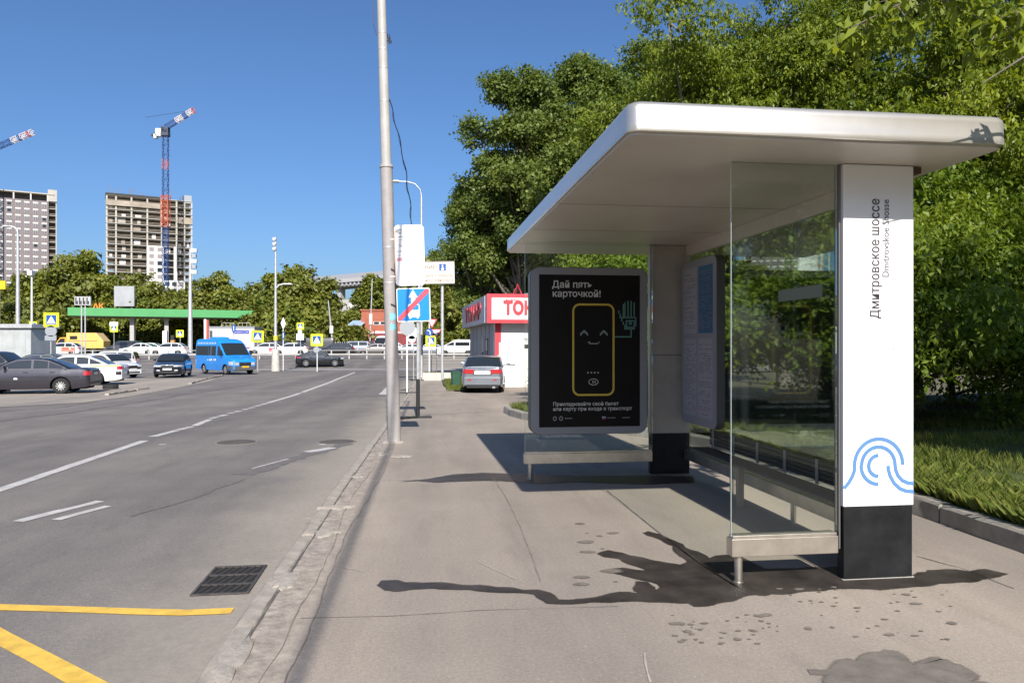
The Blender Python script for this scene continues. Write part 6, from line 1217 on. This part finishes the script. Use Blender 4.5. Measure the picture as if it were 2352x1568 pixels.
for pr, x, y, s, lab in ((PO, 5.3, 47, 1.2, 'tall poplar whose crown edge stands out against the sky'), (PO2, 9.3, 43, 1.3, 'poplar behind the kiosk sign'), (PO, 12.5, 39, 1.12, 'poplar right of the kiosk rising over the roof edge'), (PO2, 8.3, 56, 1.4, 'poplar deeper behind the kiosk'), (PO, 17.5, 36, 1.08, 'poplar top showing above the maples'), (PO2, 8.7, 49.4, 1.32, 'poplar closing the gap between the kiosk poplars'), (PO2, 8.6, 38.8, 1.12, 'poplar just right of the kiosk, over the shelter roof slope'), (PO, 2.9, 48.5, .8, 'shorter poplar at the outer edge of the row behind the kiosk'), (PO, 10.6, 51, 1.36, 'high poplar between the kiosk row and the tallest one'), (PO2, 12.9, 57, 1.8, 'tallest poplar, its thin top standing alone against the sky')):
    plant(pr, 'poplar_tree', lab, (x, y, g(y)-.1), s, x, group='poplars behind the kiosk')
# tree belt beyond the main road
BELT = [(8, 655, 117), (62, 640, 121), (115, 612, 122), (165, 585, 124), (212, 588, 127), (258, 640, 124), (300, 625, 128), (345, 655, 123), (400, 655, 127), (445, 640, 126), (492, 634, 128), (540, 652, 127), (585, 652, 126), (630, 640, 122), (672, 608, 117), (708, 612, 119), (735, 690, 121), (775, 712, 125), (815, 712, 132), (866, 640, 150), (900, 660, 150), (985, 600, 128), (1030, 640, 118), (1075, 630, 122), (1120, 600, 125), (-40, 640, 120), (940, 660, 140)]
ORD = 'first second third fourth fifth sixth seventh eighth ninth tenth eleventh twelfth thirteenth fourteenth fifteenth sixteenth seventeenth eighteenth nineteenth twentieth twenty-first twenty-second twenty-third twenty-fourth twenty-fifth twenty-sixth twenty-seventh twenty-eighth'.split()
BELT.sort()
for k, (x, yt, d) in enumerate(BELT):
    b_ = gd(x, d); h = at(x, yt, d).z-b_.z; pr = FA[k % 3]; s = h/12.6
    plant(pr, 'belt_tree', ('bushy green', 'olive leafy', 'broad green')[k % 3]+' tree, '+ORD[k]+' from the left in the belt beyond the main road', (b_.x, b_.y, b_.z-.1), max(s, .8)*.98, k*1.7, group='tree belt beyond the main road', sz=s)
for k, (x, d) in enumerate(sorted([(20, 112), (80, 113), (135, 114), (185, 116), (240, 121), (290, 121), (340, 121), (440, 121), (520, 121), (600, 114), (645, 110), (690, 110), (735, 112), (775, 112), (1000, 106), (1030, 110), (-30, 112), (1075, 108), (400, 121)])):
    b_ = gd(x, d); plant(FB[k % 2], 'roadside_bush', ('green', 'olive')[k % 2]+' rounded bush, '+ORD[k]+' from the left along the foot of the tree belt', (b_.x, b_.y, b_.z-.1), 1.25+.35*math.sin(k*2.3), k, 'bush', 'bushes under the tree belt')
# overhanging spray close to the camera at the top corner: leaves belong to a drooping maple branch
rng = np.random.default_rng(77); m = MB(); P, O, T_ = [], [], []
br = [((6.2, 2.2, 5.0), (4.8, 3.4, 4.3), (4.0, 4.0, 3.85), (3.45, 4.35, 3.5)), ((6.2, 2.4, 4.7), (5.0, 3.6, 4.0), (4.3, 4.1, 3.6), (3.85, 4.3, 3.42)), ((6.0, 2.6, 4.9), (4.4, 3.8, 4.35), (3.4, 4.5, 3.95), (2.8, 4.9, 3.72)), ((6.0, 2.2, 4.6), (4.3, 3.1, 3.7), (3.3, 3.6, 3.2), (2.98, 3.78, 2.98)), ((6.3, 2.8, 5.3), (5.0, 4.4, 4.75), (4.2, 5.2, 4.4), (3.6, 5.8, 4.25))]
for q in br:
    q = [Vector(p) for p in q]; m.tube(q, [.022, .015, .009, .004], 5); n = 26 if q[3].z > 3 else 3
    for i in range(n):
        t = rng.uniform(.35, 1.0); k = t*3; j = min(2, int(k)); c = q[j].lerp(q[j+1], k-j); tw = Vector((rng.normal(0, .2), rng.normal(0, .2), rng.uniform(-.3, .05)))*(.9 if q[3].z > 3.2 else .4); m.tube([c, c+tw*.6, c+tw], [.004, .003, .0015], 4)
        for s_ in range(5):
            cc = c+tw*rng.uniform(.5, 1.05)
            for l_ in range(4):
                o = unit(rng.normal(0, 1, (1, 3))+np.array([[0, 0, -.7]]))[0]; P.append(np.array(cc)+o*.055); O.append(o); T_.append(rng.uniform(.3, 1))
ov = E('overhanging_branch', 'leafy maple branches hanging into the frame above the shelter roof corner', 'branch', (0, 0, 0))
m.build('twigs', BARK, ov); link('leaves', leaves('leaves', np.array(P), np.array(O), .105, .04, rng, L_MAPLE, .6, np.array(T_)), ov)
# ------------------------------------------------------------------ grass blades
def blades(name, label, n, rng, samp, hmin, hmax, w, mat=L_GRASS, bend=.5):
    X, Y, Z = samp(n); n = len(X); base = np.stack([X, Y, Z], 1); h = rng.uniform(hmin, hmax, (n, 1)); a = rng.uniform(0, 2*np.pi, n); side = np.stack([np.cos(a), np.sin(a), np.zeros(n)], 1)*w*rng.uniform(.6, 1.4, (n, 1))/2
    ln = np.stack([np.cos(a*1.7+1), np.sin(a*1.7+1), np.zeros(n)], 1)*h*rng.uniform(0, bend, (n, 1)); tip = base+ln+np.array([0, 0, 1])*h; mid = base+ln*.3+np.array([0, 0, .58])*h
    V = np.empty((n, 4, 3)); V[:, 0] = base-side; V[:, 1] = base+side; V[:, 2] = tip; V[:, 3] = mid-side*.9
    return tag(link(name, quads(name, V.reshape(-1, 3), rng.random(n)*.8+.1*rng.random(n), mat)), label, 'grass', None, 'stuff')
rng = np.random.default_rng(5)
def lawn_samp(n):
    Y = 3.5+(rng.random(n)**1.5)*16.3; xl = np.array([LXL(y) for y in Y]); X = xl+.03+(rng.random(n)**1.6)*11; tuft = np.sin(X*2.1+np.sin(Y*1.7)*2)+np.sin(Y*2.6+X*.8); k = rng.random(n) < .45+.3*tuft
    X, Y = X[k], Y[k]; return X, Y, np.array([g(y)+lawn_z(x, y)-.02 for x, y in zip(X, Y)])
blades('grass', 'long uneven green grass growing on the lawn behind the kerb', 230000, rng, lawn_samp, .03, .15, .006)
def edge_samp(n):
    Y = rng.uniform(3.5, 12, n); X = np.array([LXL(y) for y in Y])+.02+rng.exponential(.25, n); return X, Y, np.array([g(y)+lawn_z(x, y)-.02 for x, y in zip(X, Y)])
blades('grass', 'taller grass tufts along the lawn kerb', 34000, rng, edge_samp, .04, .22, .006, bend=1.0)
wx, wy, wz = edge_samp(9000); wz = wz+rng.uniform(.02, .14, len(wx)); wo = rng.normal(0, .5, (len(wx), 3))+np.array([0, 0, .35])
tag(link('weeds', leaves('weeds', np.stack([wx, wy, wz], 1), wo, .05, .03, rng, L_BUSH, 0)), 'small broad-leaved weeds among the grass at the kerb', 'weeds', None, 'stuff')
def verge_samp(n):
    Y = rng.uniform(29.6, 46, n); X = .4+rng.random(n)*1.4; return X, Y, np.array([g(y)+.04 for y in Y])
blades('grass', 'ragged grass on the verge left of the kiosk', 14000, rng, verge_samp, .03, .14, .02)

# unseen trees added behind the viewer to show as reflections in the shelter glass
for pr, x, y, s, lab in ((MA, -16, -24, 1.1, 'street tree behind the viewer across the road'), (MB_, -9, -30, 1.2, 'second street tree behind the viewer across the road'), (MA, 8, -17, 1.15, 'street tree behind the viewer on the lawn'), (MB_, 13, -12, 1.1, 'lawn tree behind the viewer farther from the kerb'), (MA, -24, -18, 1.2, 'street tree behind the viewer far across the road'), (MB_, 3, -34, 1.3, 'street tree behind the viewer where the pavement ends')):
    plant(pr, 'reflection_tree', lab, (x, y, 0), s, x, group='street trees behind the viewer')
